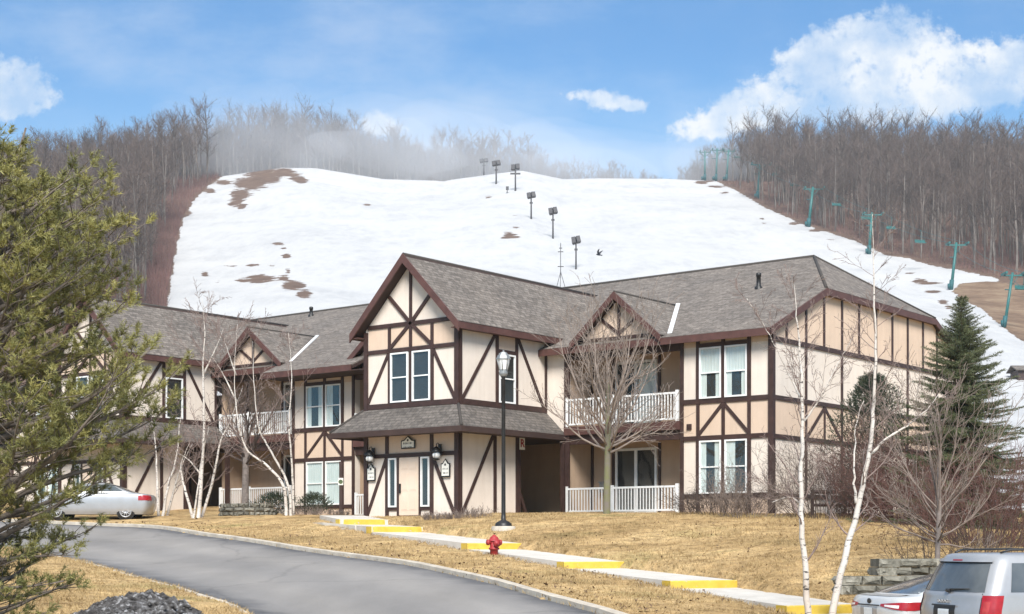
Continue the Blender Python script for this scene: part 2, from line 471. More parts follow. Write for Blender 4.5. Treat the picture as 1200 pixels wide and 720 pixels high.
def car_paint(name, c):
    m, nt, b, L = new_mat(name)
    n = tex_noise(nt, L, 240, 2, .5); r = ramp(nt, [(.3, tuple(x * .92 for x in c)), (.7, c)]); L(n.outputs['Fac'], r.inputs[0])
    d = tex_noise(nt, L, 2.5, 5, .6); rd = ramp(nt, [(.4, (.9, .89, .87)), (.7, (1, 1, 1))]); L(d.outputs['Fac'], rd.inputs[0])
    L(mixc(nt, L, 1.0, r.outputs[0], rd.outputs[0], 'MULTIPLY'), b.inputs['Base Color'])
    b.inputs['Metallic'].default_value = .35; b.inputs['Roughness'].default_value = .38
    b.inputs['Coat Weight'].default_value = .7; b.inputs['Coat Roughness'].default_value = .08
    return m
MAT['silver'] = car_paint('silver_car_paint', (.40, .41, .43))
MAT['white_silver'] = car_paint('pale_silver_car_paint', (.68, .69, .69))
MAT['tail_red'] = M('tail_lamp_red', (.26, .008, .013), (.36, .014, .02), 14, .3, coat=.25)
MAT['tail_clear'] = M('tail_lamp_clear', (.62, .55, .55), (.80, .76, .76), 14, .18, coat=.6)
MAT['rubber'] = M('black_rubber', (.012, .012, .012), (.03, .03, .03), 6, .75)
MAT['plastic_black'] = M('black_plastic', (.012, .013, .014), (.022, .023, .025), 6, .5)
MAT['alloy'] = M('alloy_wheel', (.35, .36, .37), (.5, .5, .51), 7, .35, metal=.5)
MAT['plate'] = M('number_plate', (.60, .66, .70), (.72, .76, .78), 16, .45)

def ground_mat():
    """dormant lawn: straw, tan and a little green, mottled at several sizes"""
    m, nt, b, L = new_mat('dry_lawn')
    n1 = tex_noise(nt, L, .32, 6, .62, stretch=(.7, 1.3, 1)); r1 = ramp(nt, [(.30, (.225, .165, .075)), (.44, (.37, .255, .125)), (.57, (.50, .36, .185)), (.70, (.26, .225, .095))]); L(n1.outputs['Fac'], r1.inputs[0])
    n2 = tex_noise(nt, L, 2.6, 7, .7); r2 = ramp(nt, [(.33, (.42, .38, .30)), (.47, (.95, .95, .95)), (.66, (1.35, 1.33, 1.27))]); L(n2.outputs['Fac'], r2.inputs[0])
    n3 = tex_noise(nt, L, 22, 4, .75, stretch=(1, .55, 1)); r3 = ramp(nt, [(.3, (.6, .56, .5)), (.55, (1.02, 1, 1)), (.75, (1.25, 1.25, 1.2))]); L(n3.outputs['Fac'], r3.inputs[0])
    c = mixc(nt, L, 1.0, r1.outputs[0], r2.outputs[0], 'MULTIPLY')
    L(mixc(nt, L, 1.0, c, r3.outputs[0], 'MULTIPLY'), b.inputs['Base Color'])
    b.inputs['Roughness'].default_value = 1
    b.inputs['Specular IOR Level'].default_value = .1
    bump(nt, L, n3.outputs['Fac'], b, .6, .05)
    return m
MAT['lawn'] = ground_mat()
def asphalt():
    m, nt, b, L = new_mat('worn_asphalt')
    n1 = tex_noise(nt, L, .35, 5, .6, stretch=(1.6, .5, 1)); r1 = ramp(nt, [(.3, (.185, .172, .158)), (.7, (.265, .247, .228))]); L(n1.outputs['Fac'], r1.inputs[0])
    n2 = tex_noise(nt, L, 45, 4, .8); r2 = ramp(nt, [(.3, (.78, .78, .78)), (.7, (1.15, 1.15, 1.15))]); L(n2.outputs['Fac'], r2.inputs[0])
    at = nt.nodes.new('ShaderNodeAttribute'); at.attribute_name = 'edge'
    n4 = tex_noise(nt, L, 1.3, 5, .6)
    ad = nt.nodes.new('ShaderNodeMath'); ad.operation = 'MULTIPLY'; L(at.outputs['Fac'], ad.inputs[0]); L(n4.outputs['Fac'], ad.inputs[1])
    re = ramp(nt, [(.10, (1, 1, 1)), (.42, (.42, .44, .48))]); L(ad.outputs[0], re.inputs[0])
    c = mixc(nt, L, 1.0, r1.outputs[0], r2.outputs[0], 'MULTIPLY')
    L(mixc(nt, L, 1.0, c, re.outputs[0], 'MULTIPLY'), b.inputs['Base Color'])
    # tyre-worn tracks, crack lines and sealed patches
    tk = nt.nodes.new('ShaderNodeAttribute'); tk.attribute_name = 'track'
    rt = ramp(nt, [(0, (.93, .93, .94)), (1, (1.09, 1.08, 1.07))]); L(tk.outputs['Fac'], rt.inputs[0])
    tc = nt.nodes.new('ShaderNodeTexCoord'); nz = tex_noise(nt, L, .8, 4, .6); va = nt.nodes.new('ShaderNodeVectorMath'); va.operation = 'ADD'
    L(tc.outputs['Object'], va.inputs[0]); L(nz.outputs['Color'], va.inputs[1])
    vo = nt.nodes.new('ShaderNodeTexVoronoi'); vo.feature = 'DISTANCE_TO_EDGE'; vo.inputs['Scale'].default_value = .17; L(va.outputs[0], vo.inputs['Vector'])
    rv = ramp(nt, [(.0, (.55, .55, .56)), (.006, (.7, .7, .7)), (.012, (1, 1, 1))]); L(vo.outputs['Distance'], rv.inputs[0])
    src = b.inputs['Base Color'].links[0].from_socket
    c2 = mixc(nt, L, 1.0, src, rt.outputs[0], 'MULTIPLY'); L(mixc(nt, L, .4, c2, rv.outputs[0], 'MULTIPLY'), b.inputs['Base Color'])
    b.inputs['Roughness'].default_value = .8
    bump(nt, L, n2.outputs['Fac'], b, .3, .008)
    return m
MAT['asphalt'] = asphalt()
def hill_mat():
    """spring snow over dirt and leaf litter; attribute snow says where it still lies"""
    m, nt, b, L = new_mat('ski_hill')
    at = nt.nodes.new('ShaderNodeAttribute'); at.attribute_name = 'snow'
    bk = nt.nodes.new('ShaderNodeAttribute'); bk.attribute_name = 'bank'
    n = tex_noise(nt, L, .33, 9, .72, stretch=(.7, 1, 1.5)); nb = tex_noise(nt, L, .12, 8, .72); n0 = tex_noise(nt, L, .05, 4, .6)
    s = nt.nodes.new('ShaderNodeMath'); s.operation = 'MULTIPLY_ADD'; L(n.outputs['Fac'], s.inputs[0]); s.inputs[1].default_value = 1.6; L(at.outputs['Fac'], s.inputs[2])
    mr = nt.nodes.new('ShaderNodeMapRange'); mr.interpolation_type = 'SMOOTHSTEP'; L(s.outputs[0], mr.inputs['Value'])
    mr.inputs['From Min'].default_value = 1.25; mr.inputs['From Max'].default_value = 1.35
    d = ramp(nt, [(.3, (.075, .05, .038)), (.55, (.13, .085, .062)), (.75, (.20, .15, .10))]); L(n.outputs['Fac'], d.inputs[0])
    d2 = ramp(nt, [(.36, (.11, .072, .048)), (.5, (.175, .115, .075)), (.64, (.24, .175, .115))]); L(nb.outputs['Fac'], d2.inputs[0])
    dirt = mixc(nt, L, bk.outputs['Fac'], d.outputs[0], d2.outputs[0])
    sn = ramp(nt, [(.36, (.365, .366, .370)), (.5, (.43, .428, .424)), (.62, (.46, .455, .448))]); sm = tex_noise(nt, L, .35, 6, .7, stretch=(1, .25, .6)); ss = nt.nodes.new('ShaderNodeMath'); ss.operation = 'MULTIPLY_ADD'; L(sm.outputs['Fac'], ss.inputs[0]); ss.inputs[1].default_value = .5; sh = nt.nodes.new('ShaderNodeMath'); sh.operation = 'MULTIPLY'; L(n0.outputs['Fac'], sh.inputs[0]); sh.inputs[1].default_value = .5; L(sh.outputs[0], ss.inputs[2]); L(ss.outputs[0], sn.inputs[0])
    L(mixc(nt, L, mr.outputs[0], dirt, sn.outputs[0]), b.inputs['Base Color'])
    b.inputs['Roughness'].default_value = .9; b.inputs['Specular IOR Level'].default_value = .15
    n3 = tex_noise(nt, L, .35, 5, .6); bump(nt, L, n3.outputs['Fac'], b, .35, .8)
    return m
MAT['hill'] = hill_mat()
def rubble_mat():
    m, nt, b, L = new_mat('gritty_old_snow')
    n = tex_noise(nt, L, 9, 8, .75); r = ramp(nt, [(.37, (.025, .022, .02)), (.46, (.11, .10, .095)), (.54, (.22, .21, .205)), (.61, (.62, .61, .61))]); L(n.outputs['Fac'], r.inputs[0])
    L(r.outputs[0], b.inputs['Base Color']); b.inputs['Roughness'].default_value = .9
    n2 = tex_noise(nt, L, 16, 8, .8); bump(nt, L, n2.outputs['Fac'], b, 1, .08)
    return m
MAT['rubble'] = rubble_mat()

# ------------------------------------------------------------------ terrain
def at(px, py, d):
    """world point seen at pixel (px, py) of the 1200 px view, d metres in front of the camera"""
    return ((px - HX) / FPX * d, d, EYE + (HY - py) / FPX * d)

CTRL = [at(*p) for p in (
    (700, 718, 28), (576, 683, 34), (480, 662, 39), (360, 646, 44.5), (240, 628, 51), (140, 615, 57),      # upper road edge
    (292, 718, 28), (235, 695, 31), (160, 675, 35), (98, 658, 40),                                        # lower road edge
    (965, 716, 31), (826, 685, 35), (697, 662, 39.5), (581, 640, 44), (466, 622, 49), (427, 611, 52),        # walk
    (537, 604, 53), (427, 606, 55.8), (905, 602, 51), (790, 603, 53.5), (663, 603, 56.4), (381, 606, 64), (258, 595, 68), (140, 602, 64),
    (1085, 601, 61), (230, 607, 59), (338, 604, 58), (590, 620, 47), (708, 602, 50.5), (579, 650, 42), (850, 640, 41), (980, 650, 37),
    (1060, 625, 41), (1130, 618, 46))]
CTRL += [(4.0, 28.5, .66), (6.0, 27.5, .25), (6.5, 26, .08), (7, 24, .08), (9, 22, .1), (10, 27, .2), (0, 0, .3), (10, 5, .1), (-10, 5, .3), (4, 18, .3), (-2, 20, .55), (-6, 22, .8), (-9, 27, 1.05),
         (-5.4, 17, .75), (-11, 18, .8), (-16, 34, 1.7), (-22, 45, 2.4), (-24, 60, 3.0), (-40, 60, 3.2), (-40, 30, 2), (-45, 5, 1), (30, 5, .2), (35, 30, .9), (30, 50, 2.6), (45, 60, 3),
         (22, 42, 2.0), (16, 33, 1.35), (14, 30.2, 1.25), (0, 85, 3.9), (-30, 85, 4.2), (30, 80, 3.6), (0, 72, 3.5), (0, 110, 5), (60, 110, 5), (-60, 110, 6), (0, -30, .3), (40, -30, 0), (-40, -30, .5)]
CT = np.array(CTRL)
def _phi(r2): return np.where(r2 > 0, .5 * r2 * np.log(np.maximum(r2, 1e-9)), 0)
def _fit():
    P = CT[:, :2]; n = len(P)
    K = _phi(((P[:, None] - P[None]) ** 2).sum(-1)) + np.eye(n) * 1.5
    A = np.zeros((n + 3, n + 3)); A[:n, :n] = K; A[:n, n] = 1; A[:n, n + 1:] = P; A[n, :n] = 1; A[n + 1:, :n] = P.T
    b = np.zeros(n + 3); b[:n] = CT[:, 2]
    return np.linalg.solve(A, b)
_W = _fit()
def G(x, y):
    x = np.asarray(x, float); y = np.asarray(y, float); sh = x.shape
    Q = np.stack([x.ravel(), y.ravel()], 1); P = CT[:, :2]
    z = _phi(((Q[:, None] - P[None]) ** 2).sum(-1)) @ _W[:len(P)] + _W[len(P)] + Q @ _W[len(P) + 1:]
    return z.reshape(sh)
def g(x, y): return float(G(np.array([x]), np.array([y]))[0])

def catmull(P, n):
    P = np.array(P, float); P = np.vstack([2 * P[0] - P[1], P, 2 * P[-1] - P[-2]]); out = []
    for i in range(1, len(P) - 2):
        for t in np.linspace(0, 1, n, endpoint=False):
            a, b, c, d = P[i - 1:i + 3]
            out.append(.5 * (2 * b + (c - a) * t + (2 * a - 5 * b + 4 * c - d) * t * t + (3 * b - a - 3 * c + d) * t ** 3))
    out.append(P[-2]); return np.array(out)
def P2(px, d): return ((px - HX) / FPX * d, d)

ROAD_UP = catmull([(7.2, 14), (4.1, 22), P2(700, 28), P2(576, 34), P2(480, 39), P2(360, 44.5), P2(240, 51), P2(140, 56), (-22.5, 60.0), (-34, 62.5), (-50, 64)], 12)
ROAD_LO = catmull([(-.8, 11), (-2.9, 20), P2(292, 28), P2(235, 31), P2(160, 35), P2(98, 40), (-15.5, 45.5), (-21, 50.5), (-28, 54), (-38, 56.5), (-52, 57.5)], 12)
def inside(poly, X, Y):
    r = np.zeros(X.shape, bool); n = len(poly)
    for i in range(n):
        x1, y1 = poly[i]; x2, y2 = poly[(i + 1) % n]
        c = ((y1 > Y) != (y2 > Y))
        with np.errstate(divide='ignore', invalid='ignore'):
            xi = (x2 - x1) * (Y - y1) / (y2 - y1) + x1
        r ^= c & (X < xi)
    return r
ROAD_POLY = np.vstack([ROAD_UP, ROAD_LO[::-1]])

# stepped walk: the centre of each painted riser, half width, upper level
WALK = [(P2(427, 51.6), .86, 2.80), (P2(466, 49), .9, 2.53), (P2(581, 44), .9, 2.0), (P2(697, 39.5), .88, 1.525), (P2(826, 35), .88, 1.15), (P2(965, 31), .86, .75)]
WALK_END = ((7.6, 28.3), .86, .45)
WC = [np.array(w[0]) for w in WALK] + [np.array(WALK_END[0])]
def walk_perp(i):
    a = WC[max(0, i - 1)]; b = WC[min(len(WC) - 1, i + 1)]; d = (b - a) / np.linalg.norm(b - a)
    return np.array([-d[1], d[0]]), d
walk_polys = []
for i in range(len(WC) - 1):
    p0, _ = walk_perp(i); p1, _ = walk_perp(i + 1)
    w = .9
    walk_polys.append(np.array([WC[i] + p0 * w, WC[i + 1] + p1 * w, WC[i + 1] - p1 * w, WC[i] - p0 * w]))

def build_ground():
    xs = np.concatenate([np.arange(-110, -32, 3.0), np.arange(-32, 24, .32), np.arange(24, 111, 3.0)])
    ys = np.concatenate([np.arange(-40, 8, 3.0), np.arange(8, 72, .32), np.arange(72, 96, 3.0)])
    X, Y = np.meshgrid(xs, ys)
    Z = np.concatenate([G(X[i:i + 20], Y[i:i + 20]) for i in range(0, len(X), 20)])
    rng = np.random.default_rng(3)
    Z += rng.normal(0, .012, Z.shape)
    Z[inside(ROAD_POLY, X, Y)] -= .14
    for p in walk_polys: Z[inside(p, X, Y)] -= .35
    n, m = X.shape
    I = np.arange(n * m).reshape(n, m)
    F = np.stack([I[:-1, :-1], I[:-1, 1:], I[1:, 1:], I[1:, :-1]], -1).reshape(-1, 4)
    np_mesh('ground', np.stack([X, Y, Z], -1).reshape(-1, 3), F, MAT['lawn'], smooth=True, kind='structure')
build_ground()

def build_road():
    k = 28; rows = []
    for a, b in zip(ROAD_UP, ROAD_LO):
        t = np.linspace(0, 1, k)[:, None]; rows.append(a * (1 - t) + b * t)
    R_ = np.array(rows); Z = G(R_[..., 0], R_[..., 1]) - .02
    n = len(R_); I = np.arange(n * k).reshape(n, k)
    V = np.concatenate([R_, Z[..., None]], -1).reshape(-1, 3)
    F = np.stack([I[:-1, :-1], I[1:, :-1], I[1:, 1:], I[:-1, 1:]], -1).reshape(-1, 4)
    e = np.abs(np.linspace(-1, 1, k)) ** 5
    V2 = V.copy(); lo = np.concatenate([I[:, -1], ]); off = len(V)
    V = np.vstack([V, V2[lo] - [0, 0, .2]])
    F = np.vstack([F, [[I[i, -1], I[i + 1, -1], off + i + 1, off + i] for i in range(n - 1)]])
    ed = np.concatenate([np.tile(e, n), np.ones(n)]); tt = np.linspace(-1, 1, k); trk = np.concatenate([np.tile(np.exp(-((np.abs(tt) - .42) / .2) ** 2), n), np.zeros(n)])
    np_mesh('road', V, F, MAT['asphalt'], smooth=True, attr={'edge': ed, 'track': trk}, kind='structure')
    def kerb(line, side, w, h, name):
        mb = MB(); d = np.gradient(line, axis=0); d /= np.linalg.norm(d, axis=1)[:, None]
        nrm = np.stack([d[:, 1], -d[:, 0]], 1) * side
        z = G(line[:, 0], line[:, 1]); rng = random.Random(5)
        rows = []
        for p, q, zz in zip(line, nrm, z):
            a = p; b = p + q * w; j = rng.uniform(-.008, .008)
            rows.append([(*a, zz - .25), (*(a + q * .015), zz + h + j), (*(a + q * .05), zz + h + .015 + j), (*(b - q * .03), zz + h + .012), (*b, zz + h - .02), (*b, zz - .25)])
        mb.grid(rows, smooth=False, flip=side > 0)
        mb.build(name, MAT['kerb'], recalc=True, kind='structure')
    kerb(ROAD_UP, 1, .24, .08, 'kerb')
    kerb(ROAD_LO, -1, .12, -.012, 'kerb')
build_road()

def build_walk():
    mb = MB()
    for i in range(len(WC) - 1):
        p0, d0 = walk_perp(i); p1, d1 = walk_perp(i + 1)
        hw0 = WALK[i][1]; hw1 = WALK[i + 1][1] if i + 1 < len(WALK) else WALK_END[1]
        z0 = WALK[i][2] - .17; z1 = WALK[i + 1][2] if i + 1 < len(WALK) else WALK_END[2]
        n = max(2, int(np.linalg.norm(WC[i + 1] - WC[i]) / 1.5))
        for k in range(n):                                   # slabs with open joints
            ta, tb = k / n, (k + 1) / n - .006
            A = WC[i] * (1 - ta) + WC[i + 1] * ta; B = WC[i] * (1 - tb) + WC[i + 1] * tb
            pa = p0 * (1 - ta) + p1 * ta; pb = p0 * (1 - tb) + p1 * tb
            za = z0 * (1 - ta) + z1 * ta; zb = z0 * (1 - tb) + z1 * tb
            top = [(*(A + pa * hw0), za), (*(A - pa * hw0), za), (*(B - pb * hw1), zb), (*(B + pb * hw1), zb)]
            mb.hexa([(x, y, z - .3) for x, y, z in top], top)
    # landing at the door, and the spur that leaves to the west
    p, d = walk_perp(0); a = WC[0]; z = WALK[0][2]
    top = [(*(a + p * .86), z), (*(a - p * .86), z), (*(a - d * 3.6 - p * .3), 3.0), (*(a - d * 3.2 + p * 1.2), 3.0)]
    mb.hexa([(x, y, q - .3) for x, y, q in top][::-1], top[::-1])
    s0 = np.array(P2(441, 49.6)); s1 = np.array(P2(372, 52.4)); q = np.array([.25, -.6])
    zz = [g(*s0) + .05, g(*s1) + .05]
    top = [(*(s0 + q), zz[0]), (*(s1 + q), zz[1]), (*(s1 - q), zz[1]), (*(s0 - q), zz[0])]
    mb.hexa([(x, y, t - .3) for x, y, t in top], top)
    walk = mb.build('sidewalk', MAT['concrete'], recalc=True, kind='structure')
    for i, (c, hw, z) in enumerate(WALK):
        p, d = walk_perp(i); c = np.array(c); m = MB(); dep = .34
        n = 9; rows = []
        for k in range(n):                                   # rounded nosing
            s = -1 + 2 * k / (n - 1); e = c + p * hw * 1.03 * s - d * .05 * abs(s) ** 6
            rows.append([(*(e - d * dep), z + .004), (*(e + d * .0), z + .006), (*(e + d * .022), z - .012), (*(e + d * .025), z - .19)])
        m.grid(rows, smooth=False)
        m.grid([[q for q in r] for r in ([rows[0][0], rows[0][1]], [(rows[0][3][0] - d[0] * dep, rows[0][3][1] - d[1] * dep, z - .3), (rows[0][3][0], rows[0][3][1], z - .3)])], smooth=False)
        m.build('step_edge', MAT['yellow'], walk, recalc=False)
build_walk()

# ------------------------------------------------------------------ the ski hill
RIDGE_X = [-900, -500, -250, 0, 100, 200, 265, 330, 370, 450, 520, 585, 612, 660, 700, 780, 830, 1000, 1200, 1500, 2000]
RIDGE_Y = [330, 300, 275, 236, 222, 210, 203, 193.5, 194, 207, 209, 200, 197, 207, 206, 206.5, 209, 212, 216, 240, 300]
D_TOP = 560.0
def hill_z(a, d):
    """height at azimuth tangent a and depth d"""
    x = HX + a * FPX
    zt = EYE + (HY - np.interp(x, RIDGE_X, RIDGE_Y)) / FPX * D_TOP
    t = (d - 85) / (D_TOP - 85)
    s = np.clip(t, 0, None) ** 1.28
    s = np.where(t < 1, s, 1 + (t - 1) * .12)
    w = np.clip((t - .86) / .28, 0, 1)                          # round the crest
    s = s - .007 * (np.sin(np.pi * w)) * (w > 0)
    z = 4 + (zt - 4) * s
    z = z + 1.1 * np.sin(a * 31 + d * .021) * np.sin(d * .033) * np.clip(t * 3, 0, 1) * (t < .93)
    return z
def hill_hit(px, py):
    """depth at which the sight line through a pixel meets the hill"""
    a = (px - HX) / FPX; d = np.arange(86, D_TOP + 60, .5)
    yi = HY - FPX * (hill_z(a, d) - EYE) / d
    k = np.argmax(yi <= py)
    if yi[k] > py: k = int(np.argmin(yi))
    return float(d[k])
SNOW = [(188, 640), (190, 420), (197, 352), (205, 300), (214, 258), (228, 234), (246, 216), (265, 204), (300, 197), (332, 190), (450, 180), (700, 180), (822, 180), (834, 210), (862, 223), (892, 241),
        (920, 254), (945, 264), (975, 274), (1003, 283), (1040, 300), (1064, 303), (1090, 311), (1120, 316), (1165, 326), (1190, 336), (1220, 352), (1270, 390), (1330, 460), (1400, 560), (1420, 640)]
BANK = [(1116, 342), (1124, 333), (1150, 330), (1172, 331), (1200, 336), (1240, 350), (1290, 380), (1270, 420), (1236, 418), (1205, 404), (1188, 393), (1168, 378), (1150, 362), (1130, 352)]
PATCH = [  # bare spots: (px, py, rx, ry)
    (310, 204, 21, 7), (332, 202, 13, 5), (294, 215, 19, 8), (282, 228, 12, 6), (276, 238, 9, 5), (350, 210, 11, 3), (318, 211, 10, 4), (283, 242, 6, 4), (343, 205, 10, 2.5), (354, 213, 6, 2),
    (325, 286, 9, 1.8), (336, 300, 6, 3), (333, 291, 4, 2), (297, 311, 10, 1.6), (270, 312, 12, 1.2), (318, 311, 6, 1.6), (305, 327, 17, 5), (285, 329, 10, 2), (333, 326, 6, 4), (343, 335, 14, 6), (356, 345, 9, 5), (338, 318, 4, 3),
    (240, 321, 4, 4), (256, 330, 4, 2), (238, 343, 5, 1.5), (430, 240, 5, 1.6), (517, 211, 9, 1.4), (599, 278, 12, 2.4), (572, 231, 5, 2), (603, 253, 3, 2), (604, 267, 5, 1.6), (573, 272, 4, 1), (596, 273, 9, 1.4),
    (822, 214, 9, 2), (832, 212, 6, 1.2), (840, 219, 10, 1.2), (848, 226, 8, 1.2), (893, 257, 3, 1.5), (896, 262, 4, 1.4), (955, 270, 9, 1.5), (930, 262, 7, 1.6), (905, 243, 7, 1.8), (975, 281, 6, 1.2), (1066, 320, 8, 1.4), (1078, 328, 9, 1.6), (1092, 342, 10, 1.6), (1105, 354, 6, 3), (1086, 332, 20, 1.6), (1112, 360, 5, 3),
    (220, 250, 5, 3), (210, 262, 3, 2), (246, 224, 6, 3), (262, 214, 9, 3)]
def build_hill():
    a = np.linspace(-.62, .62, 620); d = np.concatenate([np.linspace(85, 200, 50), np.linspace(202, 590, 230), np.linspace(594, 760, 24)])
    A, D = np.meshgrid(a, d)
    Z = hill_z(A, D)
    Z[0] = 2.0
    X = A * D
    PX = HX + A * FPX; PY = HY - FPX * (Z - EYE) / D
    sn = inside(np.array(SNOW, float), PX, PY).astype(float)
    bk = inside(np.array(BANK, float), PX, PY).astype(float)
    sn *= 1 - bk
    for x, y, rx, ry in PATCH:
        q = ((PX - x) / rx) ** 2 + ((PY - y) / ry) ** 2
        sn = np.minimum(sn, np.clip(.5 * q ** .6, 0, 1))
    # soften the drawn edge a little so the noise in the material frays it
    for _ in range(2):
        sn[1:-1, 1:-1] = (sn[1:-1, 1:-1] * 2 + sn[:-2, 1:-1] + sn[2:, 1:-1] + sn[1:-1, :-2] + sn[1:-1, 2:]) / 6
    n, m = A.shape; I = np.arange(n * m).reshape(n, m)
    F = np.stack([I[:-1, :-1], I[:-1, 1:], I[1:, 1:], I[1:, :-1]], -1).reshape(-1, 4)
    np_mesh('ski_hill', np.stack([X, D, Z], -1).reshape(-1, 3), F, MAT['hill'], smooth=True, attr={'snow': sn.ravel(), 'bank': bk.ravel()}, kind='structure')
build_hill()
def on_hill(px, py):
    d = hill_hit(px, py); a = (px - HX) / FPX
    return Vector((a * d, d, float(hill_z(a, d)))), d

# ------------------------------------------------------------------ the apartment building (local axes: u away right, v away left, h up)
TH = R(38.4)
BO = Vector(((537 - HX) / FPX * 53, 53, 3.0))
B = empty('apartment_building', BO, R(90 - 38.4))
tag(B, 'long cream half-timbered apartment building with grey shingled gables below the ski hill', 'building')
def bw(u, v, h):
    """building coordinates to world"""
    c, s = math.sin(TH), math.cos(TH)
    return Vector((BO.x + u * c - v * s, BO.y + u * s + v * c, BO.z + h))
BROT = R(90 - 38.4)

class Plane:
    def __init__(s, axis, c): s.a = axis; s.c = c
    def box(s, mb, s0, s1, h0, h1, d0, d1):
        s0, s1 = min(s0, s1), max(s0, s1)
        if s.a == 'u': mb.box(s.c - d1, s.c - d0, s0, s1, h0, h1)
        else: mb.box(s0, s1, s.c - d1, s.c - d0, h0, h1)
    def pt(s, q, h, d=0): return (s.c - d, q, h) if s.a == 'u' else (q, s.c - d, h)
    def poly(s, mb, pts, d0, d1):
        mb.prism([s.pt(q, h, d0) for q, h in pts], (-(d1 - d0), 0, 0) if s.a == 'u' else (0, -(d1 - d0), 0))
    def beam(s, mb, a, b, w, d0, d1):
        ax, ay = a; bx, by = b; L = math.hypot(bx - ax, by - ay); nx, ny = -(by - ay) / L * w / 2, (bx - ax) / L * w / 2
        s.poly(mb, [(ax + nx, ay + ny), (ax - nx, ay - ny), (bx - nx, by - ny), (bx + nx, by + ny)], d0, d1)

def wmat_parts(parent): pass
wrng = random.Random(11)
def window(pl, s0, s1, h0, h1, parent=None, curtain='sides', split=True, off=(0, 0, 0)):
    parent = parent or B
    s0, s1 = min(s0, s1), max(s0, s1)
    f = MB(); fw = .055
    pl.box(f, s0, s0 + fw, h0, h1, .0, .075); pl.box(f, s1 - fw, s1, h0, h1, .0, .075)
    pl.box(f, s0 + fw, s1 - fw, h1 - fw, h1, .0, .073); pl.box(f, s0 + fw, s1 - fw, h0, h0 + fw, .0, .079)
    hm = (h0 + h1) / 2
    if split: pl.box(f, s0 + fw, s1 - fw, hm - .022, hm + .022, .03, .068)
    fr = f.build('window', MAT['white_metal'], parent); fr.location = off
    p = MB(); p.face([pl.pt(s0 + fw, h0 + fw, .042), pl.pt(s1 - fw, h0 + fw, .042), pl.pt(s1 - fw, h1 - fw, .042), pl.pt(s0 + fw, h1 - fw, .042)]); p.build('pane', MAT['glass'], fr)
    k = MB(); pl.box(k, s0 + fw * .5, s1 - fw * .5, h0 + fw * .5, h1 - fw * .5, .001, .006); k.build('room_shade_panel', MAT['dark'], fr)  # dark sheet on the wall, painted as the unlit room behind
    W = s1 - s0
    def cloth(a, b, lo, hi):
        m = MB(); n = 22; rows = []
        for i in range(n + 1):
            q = a + (b - a) * i / n; d = .018 + .009 * math.sin(i * 1.9 + a * 3) + wrng.uniform(-.002, .002)
            rows.append([pl.pt(q, hi, d), pl.pt(q + .01 * math.sin(i), (lo + hi) / 2, d), pl.pt(q, lo, d)])
        m.grid(rows); m.build('curtain', MAT['curtain'], fr)
    a, b, lo, hi = s0 + fw, s1 - fw, h0 + fw, h1 - fw
    if curtain == 'sides': cloth(a, a + W * wrng.uniform(.2, .3), lo, hi); cloth(b - W * wrng.uniform(.2, .34), b, lo, hi)
    elif curtain == 'full': cloth(a, b, lo, hi)
    elif curtain == 'upper': cloth(a, b, lo + (hi - lo) * .5, hi); cloth(b - W * .25, b, lo, lo + (hi - lo) * .5); cloth(a, a + W * .2, lo, lo + (hi - lo) * .5)
    elif curtain == 'one': cloth(b - W * .4, b, lo, hi)
    return fr

def roof(poly, ue, up, name='roof', mat='shingle', parent=None, deck=.12, off=(0, 0, 0)):
    m = MB(); m.slab(poly, .05, ue, up); o = m.build(name, MAT[mat], parent or B); o.location = off
    a = [Vector(p) for p in poly]; n = (a[1] - a[0]).cross(a[2] - a[0]).normalized()
    if n.z < 0: n = -n
    d = MB(); d.slab([p - n * .053 for p in a], deck, ue, up); d.build('roof_deck', MAT['soffit'], o)
    return o

def strip(mb, a, b, w, h):
    """board along a-b: w horizontal thickness along the side normal, h hanging below the line"""
    a = Vector(a); b = Vector(b); d = (b - a); n = Vector((-d.y, d.x, 0)).normalized() * w
    dn = Vector((0, 0, -h))
    mb.hexa([a, a + n, b + n, b], [a + dn, a + n + dn, b + n + dn, b + dn])

